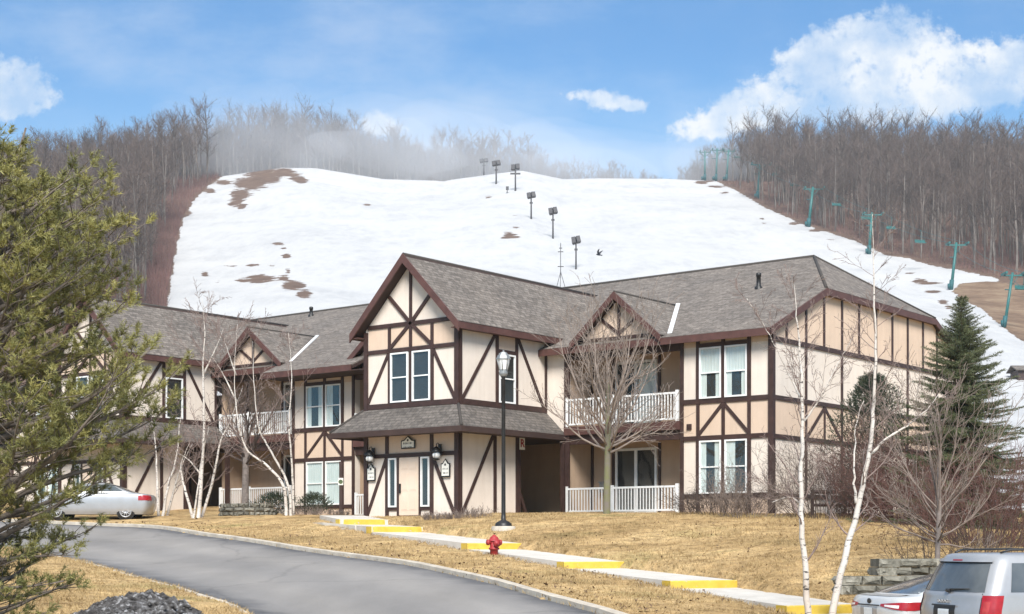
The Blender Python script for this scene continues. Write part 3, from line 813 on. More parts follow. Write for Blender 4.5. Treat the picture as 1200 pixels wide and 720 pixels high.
def build_tower(off):
    """one gabled stair tower with its shingled skirt; returns its parts"""
    parts = []
    F = Plane('u', 0.0); S = Plane('v', 0.0)
    def add(o): o.location = off; parts.append(o); return o
    W = 4.4
    w = MB()
    w.box(0, 5.02, 0, W, 2.95, 6.69)                       # upper storey
    w.box(0, 3.33, 0, W, -1.2, 2.95)                      # ground storey
    w.prism([(0.0, 0.0, 6.69), (0.0, W, 6.69), (0.0, W / 2, 8.92)], (.25, 0, 0))
    w.box(3.33, 7.0, 3.4, W, -1.2, 2.95)
    add(w.build('wall', MAT['stucco_pale'], B))
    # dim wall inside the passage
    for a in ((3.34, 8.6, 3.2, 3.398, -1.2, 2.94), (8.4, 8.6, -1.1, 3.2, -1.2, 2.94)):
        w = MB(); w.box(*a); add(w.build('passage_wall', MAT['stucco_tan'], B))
    w = MB(); w.box(3.34, 8.6, -.95, 3.4, 2.86, 2.945); add(w.build('passage_ceiling', MAT['soffit'], B))
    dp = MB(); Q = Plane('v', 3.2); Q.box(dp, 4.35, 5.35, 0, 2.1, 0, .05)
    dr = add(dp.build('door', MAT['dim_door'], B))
    dh = MB(); dh.tube([Q.pt(4.45, 1.0, .05), Q.pt(4.45, 1.0, .11), Q.pt(4.56, 1.0, .115)], .016, 6); dh.build('handle', MAT['black_metal'], dr)
    t = MB()
    for q in (3.42, 4.25, 5.45, 6.2): Q.box(t, q - .07, q + .07, -.3, 2.86, .001, .045)
    add(t.build('passage_trim', MAT['trim'], B)); t = MB(); t.box(4.86, 5.02, -.93, -.77, -.6, 2.9); add(t.build('passage_post', MAT['trim'], B))
    t = MB(); t.box(3.33, 3.47, -.02, .12, -.6, 2.9)
    S.beam(t, (3.45, 1.0), (3.95, .0), .12, -.14, -.05)
    add(t.build('passage_post', MAT['trim'], B))
    # coloured panels; the peach below the canopy stands in for its shade
    for pl, a in ((F, (.18, 4.24, 5.97, 6.68)), (F, (.18, 4.24, 2.2, 2.94)), (S, (2.17, 3.17, 5.95, 6.5))):
        p = MB(); pl.box(p, *a, 0, .008); add(p.build('wall_panel', MAT['stucco_peach'], B))
    # timber framing, front
    t = MB()
    F.box(t, -.045, .13, -.6, 6.62, 0, .070); F.box(t, 4.27, 4.445, -.6, 6.62, 0, .070)
    F.box(t, .13, 4.27, 6.71, 6.86, 0, .050); F.box(t, .13, 4.27, 5.81, 5.95, 0, .050); F.box(t, .13, 4.27, 3.82, 4.01, 0, .055)
    for q in (3.21, 1.18): F.box(t, q - .065, q + .065, 4.02, 5.80, 0, .046); F.box(t, q - .065, q + .065, 5.96, 6.70, 0, .046)
    F.box(t, 2.12, 2.26, 4.02, 5.80, 0, .046); F.box(t, 2.125, 2.255, 5.96, 6.70, 0, .046); F.box(t, 2.13, 2.25, 6.88, 8.75, 0, .046)
    c = (2.19, 6.79)
    for e in ((3.22, 7.82), (1.16, 7.82), (3.26, 5.90), (1.12, 5.90)): F.beam(t, c, e, .125, .001, .060)
    F.beam(t, (3.24, 5.82), (4.30, 4.0), .125, .001, .040); F.beam(t, (1.15, 5.82), (.12, 4.0), .125, .001, .040)
    # front, ground storey
    F.box(t, .13, 4.27, 2.06, 2.20, 0, .050)
    for q, e in ((3.33, .075), (1.20, .075)): F.box(t, q - e, q + e, -.5, 2.05, 0, .046); F.box(t, q - e, q + e, 2.21, 2.94, 0, .046)
    F.box(t, 2.74, 2.84, -.5, 2.05, 0, .044); F.box(t, 1.71, 1.80, -.5, 2.05, 0, .044)
    F.box(t, 2.84, 3.25, .17, .28, 0, .042); F.box(t, 1.275, 1.71, .17, .28, 0, .042)
    F.beam(t, (3.36, 2.06), (4.30, .02), .125, .001, .040); F.beam(t, (1.17, 2.06), (.15, .02), .125, .001, .040)
    # side
    S.box(t, .03, .145, -.6, 6.62, 0, .066)
    S.box(t, .145, 4.93, 3.82, 4.02, 0, .055); S.box(t, .145, 5.02, 6.42, 6.62, 0, .058)
    for q in (2.11, 3.23): S.box(t, q - .07, q + .07, 4.02, 6.42, 0, .048)
    S.box(t, 2.18, 3.16, 5.78, 5.92, 0, .046); S.box(t, 4.93, 5.03, 2.95, 6.42, 0, .060)
    S.beam(t, (2.02, 6.44), (.17, 3.98), .125, .001, .040); S.beam(t, (3.30, 6.44), (4.86, 3.98), .125, .001, .040)
    S.box(t, 1.92, 2.06, -.6, 2.94, 0, .046); S.box(t, 3.19, 3.335, -.6, 2.94, 0, .050)
    S.beam(t, (1.95, 2.92), (.18, .04), .125, .001, .040)
    add(t.build('timber_framing', MAT['trim'], B))
    # windows
    for a in (window(F, 2.30, 3.14, 4.02, 5.79, curtain='none'), window(F, 1.26, 2.10, 4.02, 5.79, curtain='none'), window(S, 2.20, 3.12, 4.02, 5.77, curtain='none')): add(a)
    for a in (window(F, 2.86, 3.24, .29, 2.04, curtain='none', split=False), window(F, 1.29, 1.69, .29, 2.04, curtain='none', split=False)): add(a)
    # entrance door
    d = MB(); F.box(d, 1.80, 2.74, .0, 2.04, .0, .030)
    door = add(d.build('door', MAT['door'], B))
    d = MB()
    for (a, b) in ((1.90, 2.24), (2.31, 2.64)):
        for (lo, hi) in ((.16, .72), (.86, 1.52), (1.62, 1.92)):
            F.box(d, a, b, lo, hi, .031, .037); F.box(d, a + .04, b - .04, lo + .04, hi - .04, .037, .044)
    d.build('raised_panel', MAT['door'], door)
    d = MB(); d.box(-.085, -.03, 2.645, 2.69, .78, 1.12); d.build('handle', MAT['black_metal'], door)
    # skirt roof
    O_ = .92; z1, z0 = 3.80, 2.98; e = .06
    tf = roof([(-O_, -O_, z0), (-O_, W + O_, z0), (-e, W + e, z1), (-e, -e, z1)], (0, 1, 0), (1, 0, 1), 'canopy_roof', 'shingle_canopy', deck=.05)
    ts = roof([(-O_, -O_, z0), (5.02, -O_, z0), (5.02, -e, z1), (-e, -e, z1)], (1, 0, 0), (0, 1, 1), 'canopy_roof', 'shingle_canopy', deck=.05)
    tl = roof([(-O_, W + O_, z0), (5.02, W + O_, z0), (5.02, W + e, z1), (-e, W + e, z1)], (1, 0, 0), (0, -1, 1), 'canopy_roof', 'shingle_canopy', deck=.05)
    for o in (tf, ts, tl): add(o)
    for a, b in (((-O_ - .01, -O_ - .01, z0 + .01), (-e, -e, z1 + .01)), ((-O_ - .01, W + O_ + .01, z0 + .01), (-e, W + e, z1 + .01))):
        hp = MB(); hp.tube([a, b], .05, 6); add(hp.build('hip_cap', MAT['shingle_canopy'], B))
    f = MB()
    f.box(-O_ - .04, -O_, -O_ - .04, W + O_ + .04, z0 - .20, z0 - .005); f.box(-O_, 5.02, -O_ - .042, -O_ - .002, z0 - .20, z0 - .006); f.box(-O_, 5.02, W + O_ + .002, W + O_ + .042, z0 - .20, z0 - .006)
    f.box(-O_ + .002, -.072, -O_ + .002, W + O_ - .002, z0 - .16, z0 - .1); f.box(-.07, 5.0, -O_ + .002, -.072, z0 - .16, z0 - .1)
    add(f.build('canopy_fascia', MAT['soffit'], B))
    # main gable roof
    ov, ou = .34, .40; hr = 9.20; he = 6.62; m = (hr - he) / (W / 2 + ov)
    ue2 = 5.9
    r1 = roof([(-ou, -ov, he), (ue2, -ov, he), (12.0, W / 2, hr), (-ou, W / 2, hr)], (1, 0, 0), (0, 1, m))
    r2 = roof([(-ou, W + ov, he), (ue2, W + ov, he), (12.0, W / 2, hr), (-ou, W / 2, hr)], (1, 0, 0), (0, -1, m))
    add(r1); add(r2)
    rc = MB(); rc.tube([(-ou - .01, W / 2, hr - .02), (11.8, W / 2, hr - .02)], .06, 8); add(rc.build('ridge_cap', MAT['shingle_canopy'], B))
    f = MB()
    for sgn, ve in ((1, -ov), (-1, W + ov)):
        a = (he, ve); b = (hr, W / 2)
        f.hexa([(-ou - .06, a[1] - sgn * .05, a[0] - .05), (-ou, a[1] - sgn * .05, a[0] - .05), (-ou, b[1], b[0]), (-ou - .06, b[1], b[0])],
               [(-ou - .06, a[1] - sgn * .05, a[0] - .36), (-ou, a[1] - sgn * .05, a[0] - .36), (-ou, b[1], b[0] - .33), (-ou - .06, b[1], b[0] - .33)])
        f.box(-ou, 5.5, min(ve, ve - sgn * .05), max(ve, ve - sgn * .05), he - .25, he - .03)
        f.box(-ou + .002, 5.0, min(ve + sgn * .002, -sgn * .0 + (0 if sgn > 0 else W)), max(ve + sgn * .002, 0 if sgn > 0 else W), he - .22, he - .19)
    add(f.build('fascia', MAT['fascia'], B))
    fl = MB()
    a = Vector((5.82, -ov, he + .05)); b = Vector((11.5, W / 2, hr + .0)); d = (b - a)
    fl.hexa([a + Vector((0, 0, -.03)), a + Vector((.22, 0, .07)), b + Vector((.22, 0, .07)), b + Vector((0, 0, -.03))],
            [a + Vector((0, 0, .02)), a + Vector((.22, 0, .10)), b + Vector((.22, 0, .10)), b + Vector((0, 0, .02))])
    add(fl.build('valley_flashing', MAT['flash'], B))
    return parts
tower_parts = build_tower((0, 0, 0))
for o in tower_parts:                                         # the second stair tower, one bay further and higher up the slope
    c = copy_tree(o, B); c.location = (-.2, 18.2, .36)

UF = 5.02
FM = Plane('u', UF)
def bay(v0, v1, dz, door, wall_side=True, panel=0.0):
    """balcony recess between v1 and v0 (v0 > v1): decks, railings, doors"""
    D = 6.65; off = (0, 0, dz)
    def add(o): o.location = off; return o
    w = MB()
    w.box(D, D + .2, v1, v0, -1.2, 6.1); w.box(UF + .3, D, v0, v0 + .2, -1.2, 6.1); w.box(UF + .3, D, v1 - .2, v1, -1.2, 6.1)
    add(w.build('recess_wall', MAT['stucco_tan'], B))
    d = MB(); d.box(UF - .12, D, v1, v0, 2.95, 3.25); add(d.build('balcony_deck', MAT['fascia'], B))
    d = MB(); d.box(UF - .1, D, v1, v0, -.3, .06); add(d.build('patio_slab', MAT['concrete'], B))
    d = MB(); d.box(UF, D, v1, v0, 6.02, 6.10); d.box(UF + .01, UF + .25, v1, v0, 5.72, 6.02); d.box(UF + .01, UF + .2, v1, v0, 2.62, 2.95)
    BKp = Plane('u', D)
    for h0 in (.06, 3.26):
        for q in (door[0] + .11, door[1] - .11, v0 - .06, v1 + .06): BKp.box(d, q - .05, q + .05, h0, h0 + 2.6, 0, .05)
    add(d.build('balcony_trim', MAT['trim'], B))
    for h0 in (.08, 3.28):
        a, b = min(door), max(door); m = (a + b) / 2
        x = MB(); BKp.box(x, a, a + .09, h0, h0 + 2.42, 0, .06); BKp.box(x, b - .09, b, h0, h0 + 2.42, 0, .06); BKp.box(x, m - .06, m + .06, h0, h0 + 2.36, 0, .064); BKp.box(x, a + .09, b - .09, h0 + 2.33, h0 + 2.42, 0, .062); BKp.box(x, a + .09, b - .09, h0, h0 + .09, 0, .062)
        s = add(x.build('sliding_door', MAT['white_metal'], B))
        for (p, q) in ((a + .09, m - .06), (m + .06, b - .09)):
            y = MB(); y.face([BKp.pt(p, h0 + .09, .035), BKp.pt(q, h0 + .09, .035), BKp.pt(q, h0 + 2.33, .035), BKp.pt(p, h0 + 2.33, .035)]); y.build('pane', MAT['glass'], s)
        y = MB(); BKp.box(y, a + .04, b - .04, h0 + .04, h0 + 2.38, .002, .008); y.build('room_shade_panel', MAT['dark'], s)  # dark sheet painted as room shade behind the sliding panes
        if h0 > 1:
            y = MB(); n = 26; rows = []
            for i in range(n + 1):
                q = a + .1 + (m - a - .2) * i / n; dd = .016 + .006 * math.sin(i * 1.7); rows.append([BKp.pt(q, h0 + 2.3, dd), BKp.pt(q, h0 + .1, dd)])
            y.grid(rows); y.build('curtain', MAT['curtain'], s)
    for h0, h1 in ((.10, 1.02), (3.27, 4.27)):
        x = MB(); a, b = v1 + .12, v0 - .12; P_ = Plane('u', UF - .02)
        posts = [a, a + (b - a) * .58, b]
        P_.box(x, a, b, h1 - .07, h1, 0, .055); P_.box(x, a, b, h0 + .04, h0 + .10, .006, .05)
        n = int((b - a) / .125)
        for i in range(1, n):
            q = a + (b - a) * i / n; P_.box(x, q - .018, q + .018, h0 + .10, h1 - .07, .01, .045)
        rail = add(x.build('railing', MAT['white_metal'], B))
        for q in posts:
            y = MB(); P_.box(y, q - .05, q + .05, h0 - .05, h1 + .06, -.02, .08); y.build('post', MAT['white_metal'], rail)
bay(-.9, -5.87, 0, (-2.02, -3.84))
bay(9.84, 4.42, 0, (6.2, 8.0))
bay(18.18, 13.5, .40, (15.75, 13.95))
bay(28.0, 23.5, .40, (26.6, 24.8))

def facade_section(lo, hi, winsets, posts, dz, mirror=False, curtains=('sides',) * 4):
    """wall section with two pairs of windows, bands and the V braces between the storeys"""
    def add(o): o.location = (0, 0, dz); return o
    w = MB(); w.box(UF, UF + .3, lo, hi, -1.4, 6.25); add(w.build('wall', MAT['stucco_pale'], B))
    for h0, h1 in ((2.66, 3.80), (-1, .56), (5.75, 6.1)):
        p = MB(); FM.box(p, lo + .05, hi - .05, h0, h1, 0, .008); add(p.build('wall_panel', MAT['stucco_peach'], B))
    t = MB()
    FM.box(t, lo, hi, 3.79, 3.96, 0, .05); FM.box(t, lo, hi, 2.53, 2.69, 0, .05); FM.box(t, lo, hi, .55, .70, 0, .05); FM.box(t, lo + .1, hi - .1, 5.98, 6.2, 0, .05)
    a, c, b = posts
    for q in (a, c, b):
        FM.box(t, q - .065, q + .065, .70, 2.53, 0, .056); FM.box(t, q - .065, q + .065, 3.96, 5.98, 0, .056)
        FM.box(t, q - .06, q + .06, 2.69, 3.79, 0, .046)
    for q in (a, b): FM.box(t, q - .065, q + .065, -.6, .55, 0, .046)
    for q in (lo + .06, hi - .06): FM.box(t, q - .06, q + .06, -.6, 6.2, .001, .07)
    FM.box(t, a + .065, b - .065, 5.72, 5.86, 0, .044)
    FM.beam(t, (c, 3.78), (a, 2.70), .12, .001, .042); FM.beam(t, (c, 3.78), (b, 2.70), .12, .001, .042)
    add(t.build('timber_framing', MAT['trim'], B))
    k = 0
    for (s0, s1) in winsets:
        for (h0, h1) in ((.70, 2.52), (3.96, 5.71)):
            f = window(FM, s0, s1, h0, h1, curtain=curtains[k]); f.location = (0, 0, dz); k += 1
facade_section(-9.43, -5.87, ((-7.50, -6.64), (-8.50, -7.64)), (-6.57, -7.57, -8.57), 0, curtains=('sides', 'upper', 'one', 'upper'))
facade_section(9.84, 13.5, ((11.63, 12.64), (10.60, 11.50)), (12.71, 11.57, 10.53), -.10, curtains=('full', 'sides', 'full', 'one'))
facade_section(28.0, 34.0, ((30.0, 30.9), (31.0, 31.9)), (29.9, 30.95, 32.0), .40)
m = MB(); m.box(UF, UF + .3, -.9, 0, 2.9, 6.25); m.build('wall', MAT['stucco_pale'], B)
m = MB(); m.box(UF, UF + .3, 22.6, 23.5, 2.0, 6.65); m.build('wall', MAT['stucco_pale'], B)
m = MB(); FM.box(m, -1.10, -.88, -.6, 6.2, 0, .07); FM.box(m, -.88, -.0, 6.0, 6.2, 0, .05); m.build('timber_framing', MAT['trim'], B)
# unseen box added inside the building to block light
m = MB(); m.box(7.3, 21.5, -9.2, 33.8, -1.4, 5.9); m.build('light_block_core', MAT['stucco_tan'], B)

# end wall
E_ = Plane('v', -9.43); U2 = 21.6
HEAVE = 6.16; HJ = 7.96; UJ0, UJ1 = 8.7, 17.9
m = MB(); E_.poly(m, [(UF + .3, -1.4), (U2, -1.4), (U2, HEAVE), (UJ1, HJ - .08), (UJ0, HJ - .08), (UF + .3, HEAVE)], -.22, 0); m.build('wall', MAT['stucco_pale'], B)
m = MB()
E_.poly(m, [(5.2, 5.9), (21.4, 5.9), (21.4, HEAVE - .1), (UJ1, HJ - .14), (UJ0, HJ - .14), (5.2, HEAVE - .1)], 0, .008); m.build('wall_panel', MAT['stucco_peach'], B); m = MB(); E_.box(m, 5.2, 21.4, 2.66, 3.80, 0, .008)
m.build('wall_panel', MAT['stucco_peach'], B)
t = MB()
E_.box(t, UF - .07, UF + .10, -.6, 6.2, 0, .07); E_.box(t, 21.42, 21.6, -.6, 6.1, 0, .07)
for h0, h1 in ((5.74, 5.92), (3.79, 3.96), (2.50, 2.66), (.55, .70)): E_.box(t, UF + .10, 21.42, h0 + .01, h1 - .01, 0, .052)
def rake_h(u): return min(HJ - .1, HEAVE - .1 + (u - 5.02) * (HJ - HEAVE) / (UJ0 - 5.02), HEAVE - .1 + (21.6 - u) * (HJ - HEAVE) / (UJ0 - 5.02))
full = (7.37, 10.1, 12.9, 15.71, 18.5)
for q in (5.97, 7.37, 8.71, 10.1, 11.47, 12.9, 14.32, 15.71, 17.15, 18.5, 19.9): E_.box(t, q - .06, q + .06, 5.92, rake_h(q), 0, .046)
for q in full: E_.box(t, q - .06, q + .06, 3.96, 5.74, 0, .046)
for q in full: E_.box(t, q - .06, q + .06, 2.66, 3.79, 0, .044); E_.box(t, q - .06, q + .06, .70, 2.50, 0, .044)
for c in (8.75, 14.3):
    E_.box(t, c - .055, c + .055, 2.66, 3.79, 0, .042)
    E_.beam(t, (c, 3.77), (c - 1.3, 2.68), .12, .001, .040); E_.beam(t, (c, 3.77), (c + 1.3, 2.68), .12, .001, .040)
t.build('timber_framing', MAT['trim'], B)

# main roofs
UE, HE, UR, HR = 4.58, 6.14, 13.3, 10.07
K = (HR - HE) / (UR - UE)
VJ, VR = -9.60, -6.70
hj = HE + K * (8.6 - UE); UJB = 2 * UR - 8.6
VS = 9.0; UX = 3.70
roof([(UE, VJ, HE), (UE, VS, HE), (UR, VS, HR), (UR, VR, HR), (8.6, VJ, hj)], (0, 1, 0), (1, 0, K))
roof([(2 * UR - UE, VJ, HE), (2 * UR - UE, VS, HE), (UR, VS, HR), (UR, VR, HR), (UJB, VJ, hj)], (0, 1, 0), (-1, 0, K))
roof([(8.6, VJ, hj), (UJB, VJ, hj), (UR, VR, HR)], (1, 0, 0), (0, 1, .72))
DZ = .42
roof([(UX, VS - .25, HE + DZ - K * (UE - UX)), (UX, 13.95, HE + DZ - K * (UE - UX)), (UE, 13.95, HE + DZ), (UE, 34.3, HE + DZ), (UR, 34.3, HR + DZ), (UR, VS - .25, HR + DZ)], (0, 1, 0), (1, 0, K))
roof([(2 * UR - UE, VS - .25, HE + DZ), (2 * UR - UE, 34.3, HE + DZ), (UR, 34.3, HR + DZ), (UR, VS - .25, HR + DZ)], (0, 1, 0), (-1, 0, K))
m = MB(); m.prism([(UE, VS, HE - .1), (2 * UR - UE, VS, HE - .1), (2 * UR - UE, VS, HE + DZ - .2), (UR, VS, HR + DZ - .2), (UE, VS, HE + DZ - .2)], (0, .15, 0)); m.build('step_wall', MAT['shingle_canopy'], B)
m = MB()
m.tube([(UR, VR, HR), (UR, VS, HR)], .07, 8); m.tube([(UR, VS - .25, HR + DZ), (UR, 34.3, HR + DZ)], .07, 8)
m.tube([(8.6, VJ, hj + .0), (UR, VR, HR + .0)], .06, 8); m.tube([(UJB, VJ, hj), (UR, VR, HR)], .06, 8)
m.build('ridge_cap', MAT['shingle_canopy'], B)
m = MB()
m.box(UE - .05, UE, VJ - .05, VS - .0, HE - .26, HE - .02); m.box(UE - .05, UE, 13.95, 34.3, HE + DZ - .26, HE + DZ - .02); hx_ = HE + DZ - K * (UE - UX); m.box(UX - .05, UX, VS - .25, 13.95, hx_ - .26, hx_ - .02); m.prism([(UX - .05, 13.95, hx_ - .02), (UE, 13.95, HE + DZ - .02), (UE, 13.95, HE + DZ - .26), (UX - .05, 13.95, hx_ - .26)], (0, .05, 0))
for (a, b) in (((UE - .05, VJ, HE), (8.6, VJ, hj)), ((2 * UR - UE + .05, VJ, HE), (UJB, VJ, hj))):
    m.hexa([(a[0], VJ - .05, a[2] - .02), (b[0], VJ - .05, b[2] - .02), (b[0], VJ, b[2] - .02), (a[0], VJ, a[2] - .02)], [(a[0], VJ - .05, a[2] - .26), (b[0], VJ - .05, b[2] - .26), (b[0], VJ, b[2] - .26), (a[0], VJ, a[2] - .26)])
m.box(8.6, UJB, VJ - .052, VJ, hj - .26, hj - .03)
m.box(8.6, UJB, VJ + .002, -9.44, hj - .24, hj - .2)
m.build('fascia', MAT['fascia'], B)
# soffit under the front eaves
for a in ((UE + .002, UF - .08, VJ + .2, -.34, HE - .2, HE - .16), (UX + .002, UF - .08, 4.8, 13.9, HE - .24, HE - .20), (UE + .002, UF - .08, 14.0, 18.0, HE + DZ - .2, HE + DZ - .16)):
    m = MB(); m.box(*a); m.build('eave_soffit', MAT['soffit'], B)

def dormer(vc, hw, hb, ha, dz, fl_side):
    """small gable over a balcony bay"""
    off = (0, 0, dz); uf = UE + .14; s = (ha - hb) / hw
    def add(o): o.location = off; return o
    w = MB(); w.prism([(uf + .1, vc - hw + .1, hb - .1), (uf + .1, vc + hw - .1, hb - .1), (uf + .1, vc, ha - .22)], (.2, 0, 0)); add(w.build('dormer_wall', MAT['stucco_peach'], B))
    t = MB(); Q = Plane('u', uf + .1)
    Q.box(t, vc - .055, vc + .055, hb + .05, ha - .3, 0, .045)
    Q.beam(t, (vc, hb + .12), (vc - hw * .48, hb + hw * .48 * s), .11, .001, .040); Q.beam(t, (vc, hb + .12), (vc + hw * .48, hb + hw * .48 * s), .11, .001, .040)
    Q.box(t, vc - hw + .1, vc + hw - .1, hb - .08, hb + .03, .0, .05)
    add(t.build('timber_framing', MAT['trim'], B))
    e = hw + .1; he = ha - e * s
    ur_a = UE + (ha - HE) / K + .25; ur_e = max(UE + (he - HE) / K + .25, UE + .3)
    for sg in (1, -1):
        o = roof([(uf - .22, vc + sg * e, he), (ur_e, vc + sg * e, he), (ur_a, vc, ha), (uf - .22, vc, ha)], (1, 0, 0), (0, -sg, s), deck=.06); add(o)
    f = MB()
    for sg in (1, -1):
        a = (vc + sg * (e + .02), he - .02); b = (vc, ha)
        f.hexa([(uf - .28, a[0], a[1]), (uf - .22, a[0], a[1]), (uf - .22, b[0], b[1]), (uf - .28, b[0], b[1])], [(uf - .28, a[0], a[1] - .25), (uf - .22, a[0], a[1] - .25), (uf - .22, b[0], b[1] - .27), (uf - .28, b[0], b[1] - .27)])
    add(f.build('fascia', MAT['fascia'], B))
    fl = MB(); p0 = Vector((ur_e - .1, vc - e, he + .03)); p1 = Vector((ur_a - .2, vc, ha + .02)); d = Vector((.02, -.17, .0))
    fl.hexa([p0, p0 + d, p1 + d, p1], [p + Vector((0, 0, .06)) for p in (p0, p0 + d, p1 + d, p1)])
    add(fl.build('valley_flashing', MAT['flash'], B))
    rc = MB(); rc.tube([(uf - .24, vc, ha), (ur_a - .2, vc, ha)], .045, 6); add(rc.build('ridge_cap', MAT['shingle_canopy'], B))
dormer(-3.42, 1.82, 6.34, 7.92, 0, -1)
dormer(8.0, 1.95, 6.34, 7.92, 0, -1)
dormer(15.75, 1.95, 6.34, 7.92, DZ, -1)

def roof_pipe(px, py, hgt):
    """vent pipe standing on the front slope of the main roof"""
    best = None
    for v in np.arange(-9.5, 33, .05):
        for u in np.arange(5, 13.3, .1):
            pass
    return best
def pipe(u, v, dz, h):
    z = HE + dz + K * (u - UE)
    m = MB(); m.lathe([(.16, -.12), (.15, .02), (.085, .09), (.08, h), (.10, h + .01), (.10, h + .12), (.05, h + .15)], (u, v, z), 10)
    m.build('vent_pipe', MAT['black_metal'], B)
pipe(9.6, -6.35, 0, .42)
pipe(12.6, 20.2, DZ, .3)
m = MB(); FM.box(m, -6.31, -6.13, 2.92, 3.12, .009, .06); m.build('wall_vent', MAT['trim'], B)
m = MB(); m.box(6.45, 6.6, -1.75, -1.4, .9, 1.25); m.box(6.42, 6.62, -1.78, -1.37, 1.25, 1.3); m.build('meter_box', MAT['grey_metal'], B)

# ------------------------------------------------------------------ things fixed to or standing by the building
def plaque(name, v, h, w, hh, label, group=None, two=True):
    """cream board with a peaked top in a dark frame"""
    r = empty(name, bw(-.052, v, h), BROT); tag(r, label, 'sign', group)
    def shape(w, hh, pk): return [(-w / 2, -hh / 2), (w / 2, -hh / 2), (w / 2, hh / 2 - pk), (w * .30, hh / 2 - pk * .9), (0, hh / 2 + pk * .35), (-w * .30, hh / 2 - pk * .9), (-w / 2, hh / 2 - pk)]
    P_ = Plane('u', 0)
    m = MB(); P_.poly(m, shape(w, hh, .12), 0, .03); m.build('frame', MAT['black_metal'], r)
    m = MB(); P_.poly(m, shape(w - .09, hh - .09, .11), .03, .036); m.build('face', MAT['sign_face'], r)
    m = MB(); rg = random.Random(int(v * 100))
    P_.poly(m, [(.045 * math.cos(k * .785), hh * .22 + .045 * math.sin(k * .785)) for k in range(8)], .036, .040)
    rows = (-.02, -.16) if two else (-.06, -.15)
    for y in rows:
        x = -w * .30
        while x < w * .30:
            cw = rg.uniform(.018, .034); P_.box(m, x, x + cw * .45, y - .03, y + .03, .036, .0395)
            if rg.random() < .6: P_.box(m, x + cw * .45, x + cw, y + rg.choice((-.03, .015)), y + rg.choice((-.012, .03)) + .004, .036, .0392)
            x += cw + .018
    m.build('lettering', MAT['pole'], r)
    return r
plaque('entrance_sign', 2.27, 2.56, .66, .42, 'wide cream sign with peaked top above the entrance door')
plaque('wall_plaque', 4.07, 1.55, .42, .60, 'cream peaked wall plaque left of the entrance door, under its lantern')
plaque('wall_plaque', .52, 1.60, .42, .60, 'cream peaked wall plaque right of the entrance door, under its lantern')
def lantern(v, h, label):
    r = empty('wall_lantern', bw(-.055, v, h), BROT); tag(r, label, 'lantern')
    m = MB(); m.box(-.03, 0, -.07, .07, -.05, .3); m.tube([(-.02, 0, .25), (-.12, 0, .34), (-.2, 0, .3), (-.2, 0, .2)], .014, 6); m.build('bracket', MAT['black_metal'], r)
    m = MB(); m.lathe([(.02, .22), (.15, .14), (.19, .04), (.19, .02)], (-.2, 0, 0), 12); m.lathe([(.05, -.27), (.12, -.24), (.13, -.21)], (-.2, 0, 0), 12)
    for k in range(4): a = k * math.pi / 2 + .4; m.tube([(-.2 + .165 * math.cos(a), .165 * math.sin(a), -.21), (-.2 + .17 * math.cos(a), .17 * math.sin(a), .03)], .010, 4)
    m.build('cage', MAT['black_metal'], r)
    m = MB(); m.lathe([(.06, -.2), (.12, -.16), (.145, -.08), (.12, -.01), (.06, .02)], (-.2, 0, 0), 12); m.build('globe', MAT['lamp_glass'], r)
lantern(3.97, 2.14, 'black wall lantern with white globe, above the left plaque')
lantern(.78, 2.15, 'black wall lantern with white globe, above the right plaque')

r = empty('passage_sign', bw(3.52, -.03, 2.62), BROT); tag(r, 'small white sign with a red letter hung at the covered passage', 'sign')
Q = Plane('v', 0)
m = MB(); Q.box(m, -.14, .16, -.22, .22, 0, .02); m.build('face', MAT['sign_face'], r)
def text_mesh(body, size, mat, parent, loc, rot, ext=.003, name='lettering', bold=0.0):
    cu = bpy.data.curves.new('lettering', 'FONT'); cu.body = body; cu.size = size; cu.align_x = 'CENTER'; cu.align_y = 'CENTER'; cu.extrude = ext; cu.offset = bold
    o = bpy.data.objects.new('tmp', cu); COL.objects.link(o)
    bpy.context.view_layer.update()
    me = bpy.data.meshes.new_from_object(o.evaluated_get(bpy.context.evaluated_depsgraph_get()))
    bpy.data.objects.remove(o); me.materials.clear(); me.materials.append(mat)
    t = bpy.data.objects.new(name, me); t.location = loc; t.rotation_euler = rot
    return link(t, parent)
text_mesh('R', .40, MAT['red_paint'], r, (.01, -.023, 0), (R(90), 0, 0), bold=.012)

# lamp post on the lawn
lx, ly, _ = at(590, 620, 47); lz = g(lx, ly)
r = empty('lamp_post', (lx, ly, lz - .02)); tag(r, 'tall dark lamp post with glass lantern head, on a concrete base in the lawn', 'street lamp')
m = MB(); m.lathe([(.37, -.3), (.37, .08), (.34, .11)], n=20); m.build('footing', MAT['kerb'], r)
m = MB(); m.lathe([(.26, .10), (.25, .19), (.19, .24), (.075, .30), (.066, .5), (.055, 4.64), (.08, 4.68), (.08, 4.74)], n=14); m.build('pole', MAT['black_metal'], r)
m = MB(); m.lathe([(.07, 4.68), (.13, 4.74), (.14, 4.80), (.12, 4.86), (.13, 4.90)], n=12)
for k in range(6):
    a = k * math.pi / 3 + .3; m.tube([(.13 * math.cos(a), .13 * math.sin(a), 4.88), (.205 * math.cos(a), .205 * math.sin(a), 5.22)], .014, 4)
m.build('lantern_frame', MAT['grey_metal'], r)
m = MB(); m.lathe([(.12, 4.89), (.195, 5.22)], n=6, smooth=False); m.build('lantern_glass', MAT['lamp_glass'], r)
m = MB(); m.lathe([(.225, 5.21), (.225, 5.24), (.17, 5.35), (.14, 5.36), (.11, 5.42), (.03, 5.45), (.03, 5.49)], n=6, smooth=False); m.build('lantern_cap', MAT['grey_metal'], r)

